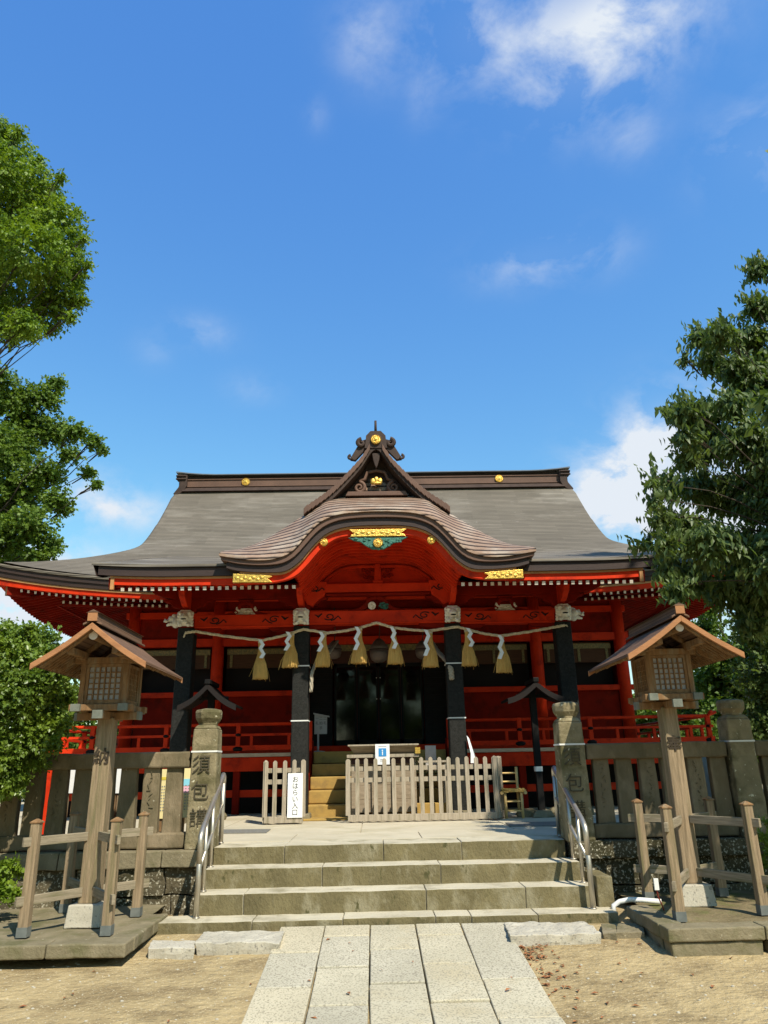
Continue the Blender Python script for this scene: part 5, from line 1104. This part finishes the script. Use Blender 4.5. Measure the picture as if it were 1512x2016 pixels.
# left middle: ginkgo behind the hall's left eave, reaching arms
cl = P3([(30, 790, 55), (85, 780, 38), (110, 755, 24), (60, 840, 50), (20, 880, 60), (110, 850, 36), (150, 850, 30), (185, 870, 24), (203, 885, 14), (135, 895, 26), (175, 930, 20), (190, 955, 15), (90, 930, 42), (110, 985, 34), (130, 1005, 18), (40, 960, 60), (60, 1030, 52), (15, 1060, 60), (100, 1075, 32), (35, 1110, 45), (-20, 1000, 80), (-40, 880, 80), (-60, 780, 70), (-10, 740, 36), (5, 1140, 30), (75, 1095, 34), (-100, 1100, 90), (-110, 900, 110)], 25, 1.2, 5)
plant('ginkgo_tree', 'ragged ginkgo with spreading arms rising behind the left eave', 'tree', (-17.5, 25, 0), cl, 90000, .12, leafB, .42, lm=.7, fork=(-15.8, 25, 7), seed=6, droop=.2, asp=.5, shell=.2)
# left bush over the stone fence
cl = P3([(30, 1280, 55), (85, 1260, 34), (60, 1240, 22), (20, 1240, 26), (110, 1320, 42), (60, 1340, 65), (130, 1370, 38), (20, 1380, 70), (90, 1420, 46), (120, 1430, 28), (50, 1460, 55), (0, 1480, 55), (110, 1465, 22), (70, 1500, 30), (-40, 1350, 90), (-50, 1500, 90), (-30, 1260, 60), (100, 1285, 24), (20, 1540, 40)], 9.45, .3, 8)
plant('leafy_bush', 'dense glossy bush over the fence left of the left lantern', 'bush', (-5.6, 10.6, .66), cl, 56000, .055, leafD, .09, fork=(-5.3, 10.2, 1.6), seed=9, droop=.15, asp=.36, shell=.35)
cl = P3([(12, 1705, 26), (35, 1715, 20), (5, 1760, 30), (30, 1760, 20), (-25, 1730, 36)], 8.9, .1, 8)
plant('small_shrub', 'small sprouting shrub at the lower left edge behind the barrier', 'shrub', (-4.2, 8.95, .08), cl, 1500, .06, leafA, .02, fork=(-4.2, 8.95, .35), seed=12, droop=.0, asp=.36, shell=.1)
cl = P3([(1505, 1650, 26), (1500, 1700, 22), (1530, 1680, 36), (1515, 1620, 20), (1535, 1740, 34)], 9.1, .1, 8)
plant('feathery_shrub', 'low feathery shrub at the right edge below the fence', 'shrub', (4.9, 9.1, .1), cl, 2400, .055, leafA, .02, fork=(4.9, 9.1, .5), seed=13, droop=.0, asp=.14, shell=.1)
# right: drooping cherry reaching in from the right
T_ = [(1490, 520, 24), (1500, 600, 30), (1480, 590, 16), (1380, 655, 26), (1420, 650, 34), (1470, 660, 44), (1400, 700, 32), (1450, 720, 44), (1500, 760, 60), (1440, 790, 42), (1350, 800, 30), (1320, 802, 15), (1390, 810, 40), (1350, 850, 26), (1400, 870, 46), (1460, 860, 60),
      (1350, 895, 24), (1290, 938, 16), (1320, 950, 28), (1370, 950, 44), (1430, 960, 60), (1500, 960, 70), (1290, 975, 14), (1300, 1010, 26), (1350, 1030, 44), (1400, 1060, 60), (1460, 1080, 70), (1270, 1058, 14), (1310, 1060, 26), (1320, 1110, 30), (1330, 1150, 26), (1370, 1130, 44), (1430, 1150, 48), (1500, 1170, 60), (1480, 1215, 28), (1345, 700, 10), (1560, 900, 100), (1560, 1100, 100), (1560, 700, 80), (1600, 1000, 120)]
cl = P3(T_, 9.0, .8, 21)
shade = [(Vector(p), r) for p, r in (((5.6, 7.2, 5.3), .75), ((6.6, 7.0, 5.0), .9), ((5.0, 7.5, 5.5), .5), ((6.2, 6.0, 5.6), .8), ((7.4, 6.4, 5.6), 1.0), ((7.4, 8.0, 5.4), 1.2), ((6.6, 8.6, 6.6), 1.2), ((7.2, 5.2, 5.4), .8), ((8.4, 7.2, 6.2), 1.2), ((6.0, 9.3, 4.2), .8), ((7.2, 9.6, 4.6), 1.0))]
ct = plant('cherry_tree', 'dark drooping leaved tree reaching in from the right over the eave', 'tree', (7.6, 8.8, 0), cl, 92000, .118, leafC, .24, lm=.5, fork=(7.0, 8.8, 3.2), seed=23, droop=.8, asp=.21, shell=.1, up=.9)
leaves('outer_crown', [c for c, r in shade], [r for c, r in shade], 34000, .15, leafC, ct, droop=.7, seed=29, asp=.3, shell=.2)
rq = random.Random(3)
plant('broadleaf_tree', 'tall leafy tree added out of view to shade the right end of the hall', 'tree', (11.5, 8.8, 0), [(Vector((9.4+rq.uniform(-1.6, 2.2), 9.0+rq.uniform(-2.0, 2.0), 12.6+rq.uniform(-1.6, 1.4))), rq.uniform(1.0, 1.5)) for _ in range(16)], 42000, .20, leafC, .3, fork=(11.3, 8.8, 8.5), seed=61, droop=.4, asp=.4, shell=.2)  # unseen tree added beyond the frame to keep sun off the hall wall
# right background trees
cl = P3([(1395, 1200, 30), (1390, 1240, 34), (1420, 1290, 50), (1400, 1340, 46), (1440, 1350, 60), (1500, 1260, 55), (1505, 1330, 60), (1500, 1400, 60), (1430, 1410, 50), (1560, 1300, 90), (1400, 1390, 40), (1470, 1380, 40), (1385, 1180, 20)], 27, 1.5, 3)
plant('background_tree', 'sunlit green tree beyond the right end of the veranda', 'tree', (14.5, 27, 0), cl, 42000, .15, leafE, .3, fork=(14.5, 27, 2), seed=31, droop=.15, asp=.4, shell=.3)
cl = P3([(1500, 1230, 60), (1540, 1330, 90), (1510, 1420, 60), (1600, 1200, 110), (1480, 1440, 40)], 19, 1., 5)
plant('background_tree', 'darker tree at the right edge behind the far pillar', 'tree', (12.4, 19, 0), cl, 30000, .11, leafC, .22, fork=(12.2, 19, 2), seed=33, droop=.2, asp=.4, shell=.3)
# trees standing round the precinct
rr = random.Random(5); bc = []
for i in range(22):
    a = rr.uniform(0, 2*PI); q = rr.uniform(0, 3.4); z = rr.uniform(3.2, 10.5); q *= math.sin(PI*min(1, (z-1.8)/10.2))**.6; bc.append((Vector((q*math.cos(a), q*math.sin(a), z)), rr.uniform(1.0, 1.7)))
def place(o, x, y, rz, s): o.location = (x, y, 0); o.rotation_euler = (0, 0, rz); o.scale = (s, s, s*rr.uniform(.9, 1.1))
proto = plant('precinct_tree', 'tall leafy tree of the precinct grove', 'tree', (0, 0, 0), bc, 9000, .36, leafE, .3, fork=(0, 0, 3), group='trees of the grove round the precinct', seed=41, droop=.1, asp=.45, shell=.3)
spots = [(-7, -17), (-1, -19), (5, -18), (-13, -15), (11, -21), (17, -17), (-19, -10), (21, -8), (-21, -2), (-17, 5), (24, 2), (23, 11), (-24, 12), (-27, 20), (26, 22), (-25, 30), (-16, 38), (27, 33), (20, 40), (-9, 44), (12, 44), (3, 46), (-31, 36), (33, 42), (-10, -26), (2, -28), (14, -30)]
for i, (x, y) in enumerate(spots):
    o = proto if i == 0 else copy_tree(proto); place(o, x, y, rr.uniform(0, 6), rr.uniform(.85, 1.15) if y < 15 else rr.uniform(.55, .72))
# undergrowth masses behind the fences
bp = plant('background_shrub', 'green shrub mass behind the stone fence', 'shrub', (0, 0, 0), [(Vector((rr.uniform(-1.6, 1.6), rr.uniform(-.8, .8), rr.uniform(.5, 2.2))), rr.uniform(.5, .8)) for _ in range(12)], 9000, .13, leafE, .06, fork=(0, 0, .8), group='shrubs behind the fences', seed=47, droop=.1, asp=.4, shell=.3)
for i, (x, y, lab) in enumerate(((-10.2, 15, 'shrub mass left of the veranda, nearest one'), (-12.5, 19, 'shrub mass left of the hall, farther back'), (-10.8, 25, 'shrub mass beside the rear left of the hall'), (10.6, 15.5, 'shrub mass right of the veranda, nearest one'), (12.6, 20, 'shrub mass right of the hall, farther back'), (10.9, 25, 'shrub mass beside the rear right of the hall'), (-15.5, 16, 'shrub mass at the far left edge'), (15.5, 16, 'shrub mass at the far right edge'), (9.5, 30, 'shrub mass far behind the right side, nearest the hall'), (13.5, 31, 'shrub mass far behind the right side, middle one'), (17.5, 29, 'shrub mass far behind the right side, outermost'), (-11, 31, 'shrub mass far behind the left side, nearest the hall'), (-15, 30, 'shrub mass far behind the left side, outermost'))):
    o = bp if i == 0 else copy_tree(bp); o.location = (x, y, .6 if abs(x) < 14 else .5); o.rotation_euler = (0, 0, rr.uniform(0, 6)); o['label'] = lab
    if y > 27: o.scale = (1.5, 1.5, 1.7)
# fallen leaves by the path
rng = random.Random(8); m = MB()
for i in range(190):
    if i < 135: x = 1.36+abs(rng.gauss(0, .13)); y = 8.45-abs(rng.gauss(0, .45)) if rng.random() < .7 else rng.uniform(6.7, 8.3)
    elif i < 172: x = 1.4+abs(rng.gauss(0, .7)); y = rng.uniform(6.2, 8.3)
    else: x = rng.uniform(-3.0, 3.2); y = rng.uniform(6.3, 8.3)
    z = (gz(y)+.02) if -1 < x < 1.34 else ground_h(x, y)+.008; a = rng.uniform(0, 6.3); s = rng.uniform(.016, .036); c, d = math.cos(a)*s, math.sin(a)*s
    m.add([(x-c, y-d, z), (x+d*.5, y-c*.5, z+.010), (x+c, y+d, z+.004), (x-d*.5, y+c*.5, z+.012)], [(0, 1, 2, 3)])
o = m.build('fallen_leaves', dry_leaf, None, origin=(2, 7.5, 0)); tag(o, 'dry brown leaves scattered beside the paved path', 'fallen leaves', kind='stuff')
m = MB()
for i in range(420):
    x = rng.uniform(-4, 4.5); y = rng.uniform(6.0, 8.6)
    if -1.02 < x < 1.36: continue
    s = rng.uniform(.004, .013); m.ball((x, y, ground_h(x, y)), (s*1.4, s, s*.8), 6)
o = m.build('pebbles', granite_w, None, origin=(0, 7.5, 0)); tag(o, 'pale pebbles strewn over the packed sand', 'pebbles', kind='stuff')
#NEXT
